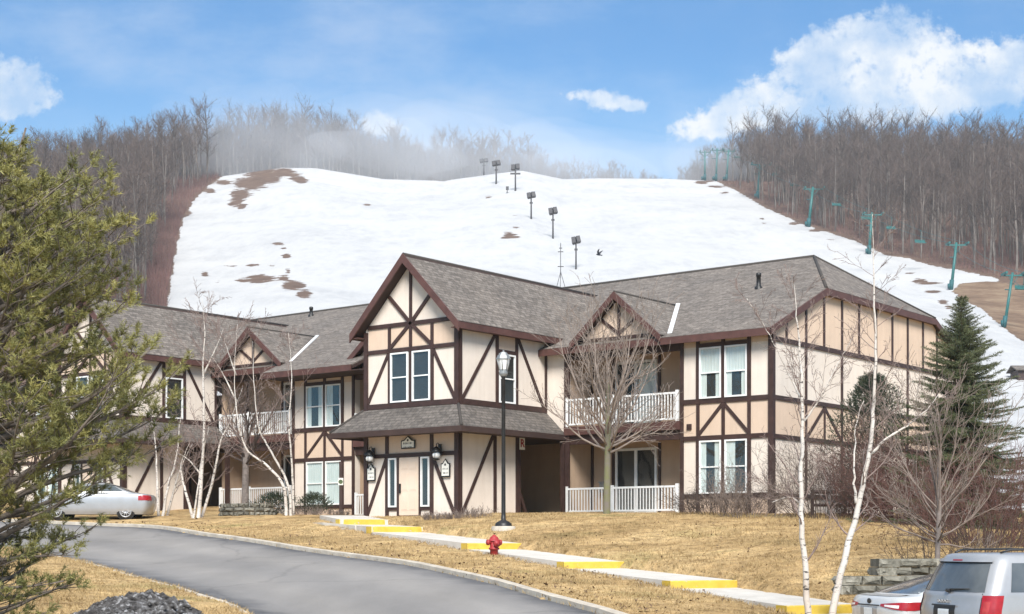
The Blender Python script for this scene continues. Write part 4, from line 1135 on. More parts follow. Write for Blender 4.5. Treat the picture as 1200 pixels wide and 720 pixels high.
# fire hydrant
hx, hy, _ = at(579, 650.5, 42); hz = g(hx, hy)
r = empty('fire_hydrant', (hx, hy, hz), .5); r.scale = (.9, .9, .92); tag(r, 'red fire hydrant standing in the grass beside the stepped walk', 'hydrant')
m = MB(); m.lathe([(.125, -.1), (.125, .14), (.165, .15), (.165, .20), (.13, .21), (.125, .40)], n=18); m.build('barrel', MAT['red_paint'], r)
m = MB(); m.lathe([(.165, .40), (.165, .435), (.15, .44), (.13, .50), (.09, .54), (.05, .56), (.045, .585), (.02, .59)], n=18); m.build('bonnet', MAT['red_paint'], r)
for sx in (-1, 1):
    m = MB(); rows = []
    for q, rr in ((.10, .06), (.18, .06), (.18, .085), (.24, .085), (.245, .03), (.27, .03)):
        rows.append([(sx * q, rr * math.cos(k * math.pi / 6), .36 + rr * math.sin(k * math.pi / 6)) for k in range(12)])
    m.grid(rows, close_v=True); m.face(rows[-1]); m.build('hose_cap', MAT['red_paint'], r, recalc=True)
m = MB(); rows = []
for q, rr in ((.10, .085), (.17, .085), (.17, .11), (.23, .11), (.235, .03), (.26, .03)): rows.append([(rr * math.cos(k * math.pi / 6), -q, .33 + rr * math.sin(k * math.pi / 6)) for k in range(12)])
m.grid(rows, close_v=True); m.face(rows[-1]); m.build('pumper_cap', MAT['red_paint'], r, recalc=True)

# little sign on a post in front of the middle wing
sx_, sy_, _ = at(399, 606, 60); sz_ = g(sx_, sy_)
r = empty('post_sign', (sx_, sy_, sz_), .2); tag(r, 'small white and green sign on a dark post, before the middle wing windows', 'sign')
m = MB(); m.box(-.05, .05, -.04, .04, -.2, 2.1); m.build('post', MAT['trim'], r)
m = MB(); m.box(-.10, .10, -.075, -.042, 1.18, 1.46); m.build('board', MAT['sign_face'], r)
m = MB(); m.lathe([(.0, -.005), (.09, -.004), (.09, .0)], n=10); o = m.build('emblem', MAT['sign_green'], r); o.rotation_euler = (R(90), 0, 0); o.location = (0, -.078, 1.31)

# ------------------------------------------------------------------ retaining walls, planter
def block_wall(line, h0z, courses, bl, bh, dep, label, name='retaining_wall', seed=1):
    rg = random.Random(seed); mb = MB()
    line = [np.array(p, float) for p in line]
    for c in range(courses):
        sh = 0 if c % 2 else .5
        for i in range(len(line) - 1):
            a, b = line[i], line[i + 1]; L = np.linalg.norm(b - a); d = (b - a) / L; nrm = np.array([d[1], -d[0]])
            n = max(1, int(round(L / bl))); e = [0] + [min(n, max(0, k + sh + rg.uniform(-.12, .12))) for k in range(0 if sh else 1, n)] + [n]
            for k in range(len(e) - 1):
                if e[k + 1] - e[k] < .15: continue
                p = a + d * (e[k] * L / n + .012); q = a + d * (e[k + 1] * L / n - .012)
                j = rg.uniform(-.05, .05); tl_ = rg.uniform(-.012, .012); z0 = h0z + c * bh + .006; z1 = h0z + (c + 1) * bh - .006
                off = nrm * (-j + c * -.03); r_ = rg.uniform(.05, .075)
                f0 = [(*(p + off), z0), (*(q + off), z0), (*(q + off), z1), (*(p + off), z1)]
                e1, e2, e3, e4 = [rg.uniform(.5, 1.5) * r_ for _ in range(4)]; mid = [(*(p + off + d * e1 + nrm * r_), z0 + e2), (*(q + off - d * e3 + nrm * e2), z0 + e1), (*(q + off - d * e4 + nrm * r_), z1 - e3), (*(p + off + d * e3 + nrm * e4), z1 - e4)]
                back = [(x - nrm[0] * dep, y - nrm[1] * dep, z) for x, y, z in f0]
                mb.hexa(back[::-1], f0[::-1]); mb.hexa(f0[::-1], mid[::-1])
    o = mb.build(name, MAT['stone'], recalc=True); tag(o, label, 'stone wall'); return o
def wp(px, py, d): x, y, z = at(px, py, d); return (x, y)
_lo = [wp(978, 690, 30.3), wp(988, 690, 29.7), wp(1062, 690, 29.9), wp(1110, 690, 30.8)]
block_wall(_lo, 1.005, 2, .42, .18, .35, 'lower of two grey stone block retaining walls behind the parked cars', seed=3)
_up = [wp(1021, 668, 31.7), wp(1030, 668, 31.1), wp(1100, 668, 31.5), wp(1150, 668, 32.5)]
block_wall(_up, 1.34, 2, .42, .175, .35, 'upper of two grey stone block retaining walls, at the lawn edge', seed=4)
def arc_wall(cx, cy, cz, r, courses, label):
    pts = [(cx + r * math.cos(a), cy + r * .7 * math.sin(a)) for a in np.linspace(-math.pi, 0, 9)]
    block_wall(pts, cz, courses, .45, .17, .3, label, 'stone_planter', 9)
px_, py_, _ = at(287, 607, 60.5); arc_wall(px_, py_ + .55, g(px_, py_) - .02, 1.08, 3, 'low curved grey stone planter at the foot of the left balconies')

# ------------------------------------------------------------------ snow pile
def rubble_pile():
    rg = np.random.default_rng(8); n = 120
    cx, cy = (132 - HX) / FPX * 16.5, 16.5
    u = np.linspace(-1, 1, n); U_, V_ = np.meshgrid(u, u)
    X = cx + U_ * 2.3; Y = cy + V_ * 1.9
    top = np.interp(U_ * 2.3, [-2.3, -1.6, -1.0, -.55, -.1, .25, .6, 1.0, 1.5, 2.3], [0, .26, .46, .60, .88, 1.0, .92, .7, .45, 0])
    Hh = top * np.clip(1 - V_ ** 2 * 1.0, 0, 1) ** .7 * 1.0
    lump = sum(np.sin(X * f + p) * np.sin(Y * f * 1.1 + q) / f for f, p, q in [(3, 1, 2), (6, 0, 1), (11, 2, .4), (19, 1, 3), (33, 2, 1)]) * .16
    Z = G(X, Y) - .08 + Hh * .84 + (lump + rg.normal(0, .018, X.shape)) * np.clip(Hh * 3, 0, 1)
    I = np.arange(n * n).reshape(n, n); F = np.stack([I[:-1, :-1], I[:-1, 1:], I[1:, 1:], I[1:, :-1]], -1).reshape(-1, 4)
    o = np_mesh('snow_pile', np.stack([X, Y, Z], -1).reshape(-1, 3), F, MAT['rubble'], smooth=False)
    tag(o, 'dirty grey heap of old ploughed snow on the near verge of the road', 'snow pile')
    # lumps of frozen slush lying on it
    V = []; Fq = []
    for k in range(420):
        x = cx + rg.normal(0, .95); y = cy + rg.normal(-.2, .8)
        iu = (x - cx) / 2.3; iv = (y - cy) / 1.9
        if abs(iu) > .95 or abs(iv) > .95: continue
        z = Z[int((iv + 1) / 2 * (n - 1)), int((iu + 1) / 2 * (n - 1))]
        s = rg.uniform(.02, .075); b = len(V)
        pts = rg.normal(0, 1, (6, 3)); base = np.array([[1, 0, 0], [-1, 0, 0], [0, 1, 0], [0, -1, 0], [0, 0, 1], [0, 0, -1]]) + pts * .25
        V += [(x + p[0] * s, y + p[1] * s, z + p[2] * s * .7) for p in base]
        Fq += [(b + i, b + j, b + k2) for i, j, k2 in ((0, 2, 4), (2, 1, 4), (1, 3, 4), (3, 0, 4), (2, 0, 5), (1, 2, 5), (3, 1, 5), (0, 3, 5))]
    np_mesh('frozen_lumps', V, Fq, MAT['rubble'], o, kind='stuff')
rubble_pile()

# ------------------------------------------------------------------ cars
class Car:
    """body lofted from plan outlines stacked in height; x forward from the rear bumper, y to the car's left"""
    def __init__(s, prof, n=4.5):
        s.P = np.array(prof, float); s.n = 2.7; s.c = .34; s.cf = .75                    # rows: z, x_rear, x_front, half width
    def sec(s, z):
        P = s.P; return [float(np.interp(z, P[:, 0], P[:, k])) for k in (1, 2, 3)]
    def rear(s, q, z, off=0):
        a, b, w = s.sec(z); q = max(-.9999, min(.9999, q)); return (a + s.c * (1 - (1 - abs(q) ** s.n) ** (1 / s.n)) - off, q * w, z)
    def side(s, x, z, sgn, off=0):
        a, b, w = s.sec(z)
        t = max(0, (s.c - (x - a)) / s.c, (s.cf - (b - x)) / s.cf); return (x, sgn * (w * (1 - min(.9999, t) ** s.n) ** (1 / s.n) + off), z)
    def body(s, zs, N=18):
        m = MB(); rows = []
        for z in zs:
            a, b, w = s.sec(z); row = []; e = 2 / s.n
            cf = min(s.cf, (b - a) * .45); c = min(s.c, (b - a) * .45)
            for k in range(N + 1):
                p = -math.pi / 2 + math.pi * k / N; row.append((b - cf * (1 - abs(math.cos(p)) ** e), w * math.copysign(abs(math.sin(p)) ** e, math.sin(p)), z))
            for k in range(1, 12): row.append((b - cf + (a + c - b + cf) * k / 12, w, z))
            for k in range(N + 1):
                p = math.pi / 2 - math.pi * k / N; row.append((a + c * (1 - abs(math.cos(p)) ** e), w * math.copysign(abs(math.sin(p)) ** e, math.sin(p)), z))
            for k in range(1, 12): row.append((a + c + (b - cf - a - c) * k / 12, -w, z))
            rows.append(row)
        m.grid(rows, close_v=True); m.face(rows[0][::-1]); m.face(rows[-1], smooth=True)
        return m
    def rear_patch(s, outline, off, nu=12, nv=8, corner=0):
        """outline(t) -> (qmin, qmax) for t in 0..1 between z0 and z1"""
        z0, z1, fn = outline; m = MB(); rows = []
        for i in range(nv + 1):
            t = i / nv; z = z0 + (z1 - z0) * t; a, b = fn(t); rows.append([s.rear(a + (b - a) * j / nu, z, off) for j in range(nu + 1)])
        m.grid(rows); return m
    def side_patch(s, outline, sgn, off, nu=14, nv=8):
        z0, z1, fn = outline; m = MB(); rows = []
        for i in range(nv + 1):
            t = i / nv; z = z0 + (z1 - z0) * t; a, b = fn(t); rows.append([s.side(a + (b - a) * j / nu, z, sgn, off) for j in range(nu + 1)])
        m.grid(rows); return m
def wheels(car, root, xs, hw, r):
    for x in xs:
        for sg in (-1, 1):
            m = MB(); rows = []
            for q, rr in ((-.2, r * .7), (-.2, r), (.0, r), (.015, r * .72)): rows.append([(x + rr * math.cos(k * math.pi / 12), sg * (hw + q), r + rr * math.sin(k * math.pi / 12)) for k in range(24)])
            m.grid(rows, close_v=True); w = m.build('wheel', MAT['rubber'], root, recalc=True)
            m = MB(); y = sg * (hw + .006)
            for k in range(10):
                a = k * math.pi / 5
                m.tube([(x, y, r), (x + r * .68 * math.cos(a), y, r + r * .68 * math.sin(a))], r * .07, 4)
            rows = [[(x + rr * math.cos(k * math.pi / 12), y + sg * q, r + rr * math.sin(k * math.pi / 12)) for k in range(24)] for rr, q in ((r * .74, .0), (r * .74, .015), (r * .64, .015), (r * .62, -.01))]
            m.grid(rows, close_v=True); m.build('rim', MAT['alloy'], w)
            m = MB(); rows = [[(x + rr * math.cos(k * math.pi / 12), sg * (hw + q), r + rr * math.sin(k * math.pi / 12)) for k in range(24)] for rr, q in ((r * 1.14, -.015), (r * 1.0, -.004))]
            m.grid(rows, close_v=True); m.face([(x + r * .7 * math.cos(k * math.pi / 12), sg * (hw - .03), r + r * .7 * math.sin(k * math.pi / 12)) for k in range(24)]); m.build('wheel_arch', MAT['plastic_black'], root)

# silver minivan, seen from behind
hd = R(90 - 74)
van_p = at(1109, 700, 24.0)
r = empty('minivan', (van_p[0], van_p[1], .10), hd); tag(r, 'silver minivan with dark rear window at the right edge of the picture', 'car')
van = Car([(.22, .10, 5.0, .90), (.34, .0, 5.1, .97), (.60, -.05, 5.14, .99), (.86, -.05, 5.12, 1.0), (1.02, -.01, 4.9, .99), (1.10, .0, 4.55, .985), (1.14, .02, 4.4, .98), (1.20, .045, 4.1, .965), (1.40, .13, 3.7, .91), (1.60, .23, 3.2, .845), (1.68, .27, 3.0, .80), (1.72, .30, 2.85, .75), (1.745, .36, 2.6, .66), (1.757, .6, 2.3, .45)], 5)
zs = [.22, .28, .34, .45, .6, .75, .86, .95, 1.02, 1.06, 1.10, 1.12, 1.14, 1.17, 1.2, 1.3, 1.4, 1.5, 1.6, 1.64, 1.68, 1.70, 1.72, 1.735, 1.745, 1.757]
van.body(zs).build('body', MAT['silver'], r)
van.rear_patch((1.155, 1.62, lambda t: (-.86 + .02 * t, .86 - .02 * t)), .006).build('rear_window', MAT['car_glass'], r)
van.rear_patch((1.615, 1.665, lambda t: (-.90, .90)), .045, 12, 3).build('spoiler', MAT['silver'], r)
van.rear_patch((1.60, 1.632, lambda t: (-.88, .88)), .02, 12, 3).build('spoiler_shadow_strip', MAT['plastic_black'], r)
van.rear_patch((1.632, 1.652, lambda t: (-.16, .16)), .05, 6, 2).build('brake_light', MAT['tail_red'], r)
for sg in (-1, 1):
    m = MB(); rows = []
    for i in range(9):
        z = .66 + .45 * i / 8
        row = [van.rear(sg * (.85 + .13 * j / 6), z, .012) for j in range(7)] + [van.side(van.rear(.98, z)[0] + .02 + .12 * j / 4, z, sg, .012) for j in range(5)]
        rows.append(row)
    m.grid(rows); tl = m.build('tail_lamp', MAT['tail_red'], r)
    m = MB(); rows = []
    for i in range(6):
        z = .82 + .2 * i / 5; rows.append([van.rear(sg * (.88 + .08 * j / 4), z, .018) for j in range(5)])
    m.grid(rows); m.build('lamp_lens', MAT['red_paint'], tl)
van.rear_patch((.68, .93, lambda t: (-.30, .30)), .004).build('plate_recess', MAT['plastic_black'], r)
van.rear_patch((.925, .95, lambda t: (-.34, .34)), .03, 8, 2).build('plate_handle', MAT['plastic_black'], r)
van.rear_patch((.72, .88, lambda t: (-.155, .155)), .009).build('number_plate', MAT['plate'], r)
m = MB(); m.tube([van.rear(-.03, 1.165, .03), van.rear(-.10, 1.19, .035), van.rear(-.58, 1.205, .03)], [.022, .014, .008], 6); m.tube([van.rear(.0, 1.17, .025), van.rear(-.10, 1.165, .03)], .03, 6); m.build('wiper', MAT['plastic_black'], r)
for sg in (-1, 1): van.rear_patch((.40, 1.14, lambda t: (sg * .835 - .006, sg * .835 + .006)), .004, 1, 8).build('panel_gap', MAT['plastic_black'], r)
text_mesh('D O D G E', .075, MAT['alloy'], r, (van.rear(0, 1.0, .012)[0], .03, .995), (R(90), 0, R(-90)), ext=.008, name='badge')
for sg in (-1, 1):
    van.side_patch((1.16, 1.60, lambda t: (.50 + .10 * t, 1.75)), sg, .006).build('side_window', MAT['car_glass'], r)
    van.side_patch((1.16, 1.60, lambda t: (1.85, 2.85)), sg, .006).build('side_window', MAT['car_glass'], r)
    m = MB(); m.tube([(.55, sg * .62, 1.755), (.7, sg * .66, 1.80), (1.6, sg * .68, 1.81), (2.5, sg * .66, 1.79), (2.6, sg * .62, 1.74)], .018, 6); m.build('roof_rail', MAT['plastic_black'], r)
wheels(van, r, (.98, 4.05), .96, .34)

# silver sedan beside it
sed_p = at(1021, 704, 27.2)
r = empty('sedan', (sed_p[0], sed_p[1], .06), hd); tag(r, 'pale silver sedan with red and clear tail lamps, parked beside the minivan', 'car')
sed = Car([(.20, .08, 4.7, .86), (.34, .0, 4.8, .92), (.55, -.05, 4.86, .94), (.80, -.06, 4.82, .945), (.93, -.03, 4.6, .935), (.985, .0, 4.35, .91), (1.005, .03, 4.2, .895), (1.022, .12, 3.95, .87), (1.04, .34, 3.75, .845), (1.09, .47, 3.6, .83), (1.2, .80, 3.32, .78), (1.3, 1.12, 3.05, .73), (1.38, 1.44, 2.8, .67), (1.44, 1.74, 2.5, .58), (1.465, 2.0, 2.35, .42)], 4.2)
zs = [.2, .27, .34, .45, .55, .68, .8, .87, .93, .96, .985, .995, 1.005, 1.014, 1.022, 1.03, 1.04, 1.065, 1.09, 1.14, 1.2, 1.25, 1.3, 1.34, 1.38, 1.41, 1.44, 1.455, 1.465]
sed.body(zs).build('body', MAT['white_silver'], r)
sed.rear_patch((1.06, 1.385, lambda t: (-.86, .86)), .006).build('rear_window', MAT['car_glass'], r)
for sg in (-1, 1):
    def lamp(z0f, z1f, n=10, off=.012):
        rows = []
        for i in range(6):
            t = i / 5; row = []
            for j in range(n + 1):
                q = j / n; zz = z0f(q) + (z1f(q) - z0f(q)) * t; row.append(sed.rear(sg * (.42 + .565 * q), zz, off))
            for j in range(1, 7):
                q = j / 6; zz = .775 + .03 * q + (.925 - .775 - .03 * q) * t; row.append(sed.side(.25 + .28 * q, zz, sg, off))
            rows.append(row)
        m = MB(); m.grid(rows); return m
    tl = lamp(lambda q: .845 - .07 * q, lambda q: .885 + .04 * q).build('tail_lamp', MAT['tail_red'], r)
    rows = []
    for i in range(5):
        t = i / 4; rows.append([sed.rear(sg * (.55 + .34 * j / 8), .845 - .03 * j / 8 + (.03 + .025 * j / 8) * t, .018) for j in range(9)])
    m = MB(); m.grid(rows); m.build('lamp_lens', MAT['tail_clear'], tl)
m = MB(); c = sed.rear(0, .925, .012); m.lathe([(.0, -.006), (.055, -.004), (.06, .0), (.05, .004), (.0, .006)], n=16); o = m.build('badge', MAT['plastic_black'], r); o.scale = (1.25, .8, 1); o.rotation_euler = (0, R(90), 0); o.rotation_euler = (R(90), 0, R(-90)); o.location = c
sed.rear_patch((.845, .868, lambda t: (-.40, .40)), .02, 8, 2).build('trim_strip', MAT['plastic_black'], r)
sed.rear_patch((.60, .83, lambda t: (-.30, .30)), .004).build('plate_recess', MAT['silver'], r)
sed.rear_patch((.65, .81, lambda t: (-.155, .155)), .009).build('number_plate', MAT['plate'], r)
m = MB(); rows = [[(sed.rear(q, 1.018, 0)[0] - .03, q * .85, 1.02), (sed.rear(q, 1.018)[0] + .12, q * .85, 1.045), (sed.rear(q, 1.018)[0] + .2, q * .84, 1.035)] for q in np.linspace(-.8, .8, 14)]; m.grid(rows); m.build('spoiler', MAT['white_silver'], r)
m = MB(); m.box(.09, .1, -.10, .10, 1.0, 1.02); m.build('brake_light', MAT['plastic_black'], r)
m = MB(); m.prism([(2.0, 0, 1.44), (2.22, 0, 1.45), (2.05, 0, 1.52)], (0, .03, 0)); m.build('antenna_fin', MAT['plastic_black'], r)
for sg in (-1, 1):
    sed.side_patch((1.06, 1.36, lambda t: (1.05 + .6 * t, 2.2)), sg, .006).build('side_window', MAT['car_glass'], r)
    sed.side_patch((1.06, 1.36, lambda t: (2.28, 3.55 - .62 * t)), sg, .006).build('side_window', MAT['car_glass'], r)
wheels(sed, r, (.95, 3.75), .90, .32)

# silver car at the left, behind the pine
car_p = at(180, 600, 60.5)
r = empty('sedan', (car_p[0], car_p[1], g(car_p[0] - 2, car_p[1] - .3) - .02), R(183)); tag(r, 'silver sedan parked across the road, half hidden by the pine branches', 'car')
lc = Car([(.20, .08, 4.5, .84), (.34, .0, 4.6, .90), (.55, -.05, 4.64, .92), (.78, -.05, 4.58, .92), (.90, -.02, 4.3, .905), (.97, .03, 4.0, .89), (1.0, .14, 3.8, .86), (1.03, .45, 3.6, .84), (1.09, .70, 3.42, .82), (1.2, 1.0, 3.14, .76), (1.3, 1.26, 2.9, .70), (1.38, 1.5, 2.7, .63), (1.44, 1.75, 2.45, .54), (1.46, 2.0, 2.25, .4)], 4.2)
lc.body([.2, .27, .34, .45, .55, .68, .78, .85, .9, .94, .97, .985, 1.0, 1.015, 1.03, 1.06, 1.09, 1.14, 1.2, 1.25, 1.3, 1.34, 1.38, 1.41, 1.44, 1.45, 1.46]).build('body', MAT['silver'], r)
lc.rear_patch((1.05, 1.36, lambda t: (-.86, .86)), .006).build('rear_window', MAT['car_glass'], r)
for sg in (-1, 1):
    lc.side_patch((1.05, 1.36, lambda t: (.95 + .55 * t, 1.95)), sg, .006).build('side_window', MAT['car_glass'], r)
    lc.side_patch((1.05, 1.36, lambda t: (2.02, 3.35 - .6 * t)), sg, .006).build('side_window', MAT['car_glass'], r)
    m = MB(); rows = []
    for i in range(5):
        z = .74 + .2 * i / 4; rows.append([lc.rear(sg * (.6 + .37 * j / 6), z, .012) for j in range(7)] + [lc.side(.25 + .18 * j / 4, z, sg, .012) for j in range(5)])
    m.grid(rows); m.build('tail_lamp', MAT['tail_red'], r)
wheels(lc, r, (.92, 3.58), .88, .31)

# ------------------------------------------------------------------ on the ski hill: lights, lift towers, chairs
def slope_light(top, base, big, label):
    p, d = on_hill(*base); s = d / FPX; h = (base[1] - top[1]) * s; w = 8.5 * s
    r = empty('slope_light', p); tag(r, label, 'floodlight', 'floodlight poles on the ski slope')
    m = MB(); m.tube([(0, 0, -1), (0, 0, h * .82)], [.34 * s * 3.4, .30 * s * 3.2], 6)
    if big: m.box(-w * .7, w * .7, -.15, .15, h * .62, h * .68)
    else: m.box(-w * .22, w * .22, -.12, .12, h * .58, h * .64)
    m.build('pole', MAT['pole'], r)
    for k in (-1, 1):
        m = MB(); m.box(-w * .27, w * .27, -.5, .5, -h * .1, h * .1); o = m.build('lamp_head', MAT['pole'], r); o.location = (k * w * .29, 0, h * .90 + k * .12); o.rotation_euler = (R(-18), R(-10 if not big else 0), R(12 * k))
slope_light((567, 186), (567, 205), 0, 'faint small floodlight pole on the foggy crest of the ski slope')
slope_light((581, 189), (581.5, 216), 0, 'second floodlight pole from the crest of the ski slope')
slope_light((605, 193), (604, 224), 1, 'broad twin floodlight on a pole with a crossbar high on the ski slope')
slope_light((622.5, 226), (622.5, 257), 0, 'floodlight pole midway down the ski slope, just below the crossbar one')
slope_light((647.5, 244), (648, 280), 0, 'second lowest floodlight pole on the ski slope')
slope_light((675, 278), (675, 316), 0, 'lowest floodlight pole on the ski slope, nearest the roofs')
p, d = on_hill(594, 227); s = d / FPX
o = MB(); o.tube([(0, 0, -.5), (.2, 0, 7 * s)], .5 * s, 6); o.box(-.3, .6, -.25, .25, 4 * s, 8 * s); o = o.build('marker_post', MAT['pole']); o.location = p; tag(o, 'short dark stub post beside the twin floodlight on the slope', 'post')
# lattice mast
p, d = on_hill(657, 339); s = d / FPX; h = 54 * s
r = empty('tripod_mast', p); tag(r, 'thin dark tripod mast with crossbars rising behind the roof ridge', 'mast')
m = MB(); m.tube([(0, 0, h * .25), (0, 0, h)], .42 * s, 5); m.build('pole', MAT['pole'], r)
for k in range(3):
    a = k * 2.1 + .4; m = MB(); m.tube([(7 * s * math.cos(a), 7 * s * math.sin(a), -.3), (0, 0, h * .38)], .34 * s, 5); m.build('leg', MAT['pole'], r)
m = MB(); m.box(-3.5 * s, 3.5 * s, -.1, .1, h * .48, h * .495); m.box(-3.2 * s, 3.2 * s, -.1, .1, h * .80, h * .815); m.box(-1.8 * s, 1.8 * s, -.1, .1, h * .88, h * .895); m.build('crossbar', MAT['pole'], r)

LT = [((1187, 318), (1176, 384)), ((1121, 283), (1114, 340)), ((1022, 248), (1018, 298)), ((953, 218), (947, 266)), ((891, 190), (888, 233)), ((854, 172), (851, 210)), ((840.5, 169), (839, 208)), ((826, 172), (826, 208))]
LTL = ['nearest teal lift tower, leaning, at the right edge by the dirt bank', 'second nearest teal lift tower with dark padding, beside the dirt bank', 'teal lift tower halfway down the snow edge, right of the roof peak', 'teal lift tower on the snow edge, fourth up the line', 'teal lift tower below the crest, fifth up the line', 'right one of three teal lift towers on the crest', 'middle one of three teal lift towers on the crest', 'left one of three teal lift towers on the crest, palest in the mist']
cable = []
for (tp, bs), lb in zip(LT, LTL):
    p, d = on_hill(*bs); s = d / FPX; h = (bs[1] - tp[1]) * s; lean = (tp[0] - bs[0]) * s
    r = empty('lift_tower', p); tag(r, lb, 'lift tower', 'chairlift towers up the slope')
    u = 50 * s if bs[0] > 860 else 40 * s                              # nominal size of the tower
    m = MB(); m.tube([(0, 0, -1), (lean * .97, 0, h * .97)], [(1.9 if bs[0] > 860 else 1.2) * s, (1.4 if bs[0] > 860 else 1.0) * s], 10); m.build('mast', MAT['teal'], r)
    m = MB(); m.tube([(lean * .02, -.05, -.2), (lean * .2, -.05, h * .2)], (2.6 if bs[0] > 860 else 1.6) * s, 10); m.tube([(lean * .05 - 3 * s, -.3, h * .02), (lean * .05 - 3 * s, -.3, h * .12)], 1.5 * s, 6); m.build('padding', MAT['teal_pad'], r)
    m = MB(); m.box(lean - (11 if bs[0] > 860 else 6) * s, lean + (13 if bs[0] > 860 else 7) * s, -.15, .15, h * .905, h * .93); m.tube([(lean, 0, h * .76), (lean + 6 * s, 0, h * .90)], .35 * s, 5); m.tube([(lean, 0, h * .76), (lean - 5 * s, 0, h * .90)], .35 * s, 5); m.build('crossarm', MAT['teal'], r)
    for k in ((-10, 12) if bs[0] > 860 else (-5.5, 6.5)):
        m = MB(); m.box(lean + k * s - .14, lean + k * s + .14, -1.3, 1.3, h * .93, h * .955)
        for q in (-1.1, -.4, .4, 1.1): m.lathe([(.22, 0), (.22, .18)], (lean + k * s, q, h * .95), 8)
        m.build('sheave_train', MAT['teal'], r)
    m = MB(); m.box(lean * .7 - 6 * s, lean * .7 + .5 * s, -.15, .15, h * .66, h * .675); m.build('catwalk', MAT['teal_pad'], r)
    cable.append((bs[0], d, Vector((p.x + lean, p.y, p.z + h * .975)), s))
for k, lb in ((-10, 'left haul cable of the chairlift'), (12, 'right haul cable of the chairlift')):
    pts = [c[2] + Vector((k * c[3], 0, 0)) for c in cable]; q = []
    pts = [pts[0] + (pts[0] - pts[1]) * .8] + pts
    for a, b in zip(pts[:-1], pts[1:]):
        for t in np.linspace(0, 1, 8, endpoint=False): q.append(a.lerp(b, t) - Vector((0, 0, 1.0 * 4 * t * (1 - t))))
    q.append(pts[-1]); m = MB(); m.tube(q, .035, 4); o = m.build('lift_cable', MAT['teal_pad']); tag(o, lb + ' running between the teal towers', 'cable')
    if k == 12: ropeR = q
for px, lb in ((865, 'topmost teal chair hanging in the lift line'), (912, 'teal lift chair hanging just right of the fifth tower'), (933, 'teal lift chair hanging just left of the fourth tower'), (983, 'teal lift chair between the fourth and third towers'), (1011, 'teal lift chair close above the third tower'), (1044, 'teal lift chair just right of the third tower'), (1076, 'teal lift chair midway between third and second towers'), (1194, 'lowest teal lift chair, by the nearest tower')):
    best = min(ropeR, key=lambda p: abs(HX + FPX * p.x / p.y - px)); s = best.y / FPX
    r = empty('lift_chair', best, .2); tag(r, lb, 'lift chair', 'chairs hanging on the lift')
    m = MB(); m.tube([(0, 0, .1), (0, -.25, -.6), (0, -.2, -1.7), (0, 0, -2.0)], .06, 5); m.build('hanger', MAT['teal'], r)
    m = MB(); m.box(-1.25, 1.25, -.35, .3, -2.75, -2.62); m.tube([(-1.2, .3, -2.7), (-1.2, .4, -2.0), (1.2, .4, -2.0), (1.2, .3, -2.7)], .06, 5); m.box(-1.2, 1.2, .33, .40, -2.5, -2.1); m.build('seat', MAT['teal'], r)

# bird
r_ = at(702, 299, 120)
m = MB(); m.tube([(-.42, 0, -.02), (-.30, 0, 0), (-.05, 0, .03), (.2, 0, .03), (.34, 0, .06), (.42, 0, .05)], [.09, .05, .12, .11, .07, .015], 8)
for sg in (-1, 1):
    rows = [[(.20, sg * .05, .06), (-.10, sg * .05, .05)], [(.22, sg * .28, .32), (-.06, sg * .30, .29)], [(.08, sg * .48, .52), (-.12, sg * .50, .50)], [(-.12, sg * .60, .66), (-.2, sg * .60, .65)]]
    top = [[(x, y, z + .018) for x, y, z in q] for q in rows]; m.grid(rows, flip=True); m.grid(top); m.face([rows[0][0], rows[1][0], rows[2][0], rows[3][0], top[3][0], top[2][0], top[1][0], top[0][0]])
o = m.build('bird', MAT['bird']); o.location = r_; o.rotation_euler = (0, R(-10), R(155)); o.scale = (.62, .62, .62)
tag(o, 'dark bird flying in front of the snow above the roofs', 'bird')

# hut at the right edge
p, d = on_hill(1203, 446); m = MB(); m.box(-1, 3, 0, 3, -1, 1.3); o = m.build('lift_hut', MAT['trim']); o.location = p
o['label'] = 'low dark brown hut in the snow at the right edge'; o['category'] = 'hut'
m = MB(); m.slab([(-1.4, -.4, 1.3), (3.4, -.4, 1.3), (3.4, 1.6, 2.0), (-1.4, 1.6, 2.0)], .12, (1, 0, 0), (0, 1, 0)); m.slab([(-1.4, 3.4, 1.3), (3.4, 3.4, 1.3), (3.4, 1.6, 2.0), (-1.4, 1.6, 2.0)], .12, (1, 0, 0), (0, 1, 0)); m.build('roof', MAT['shingle'], o)

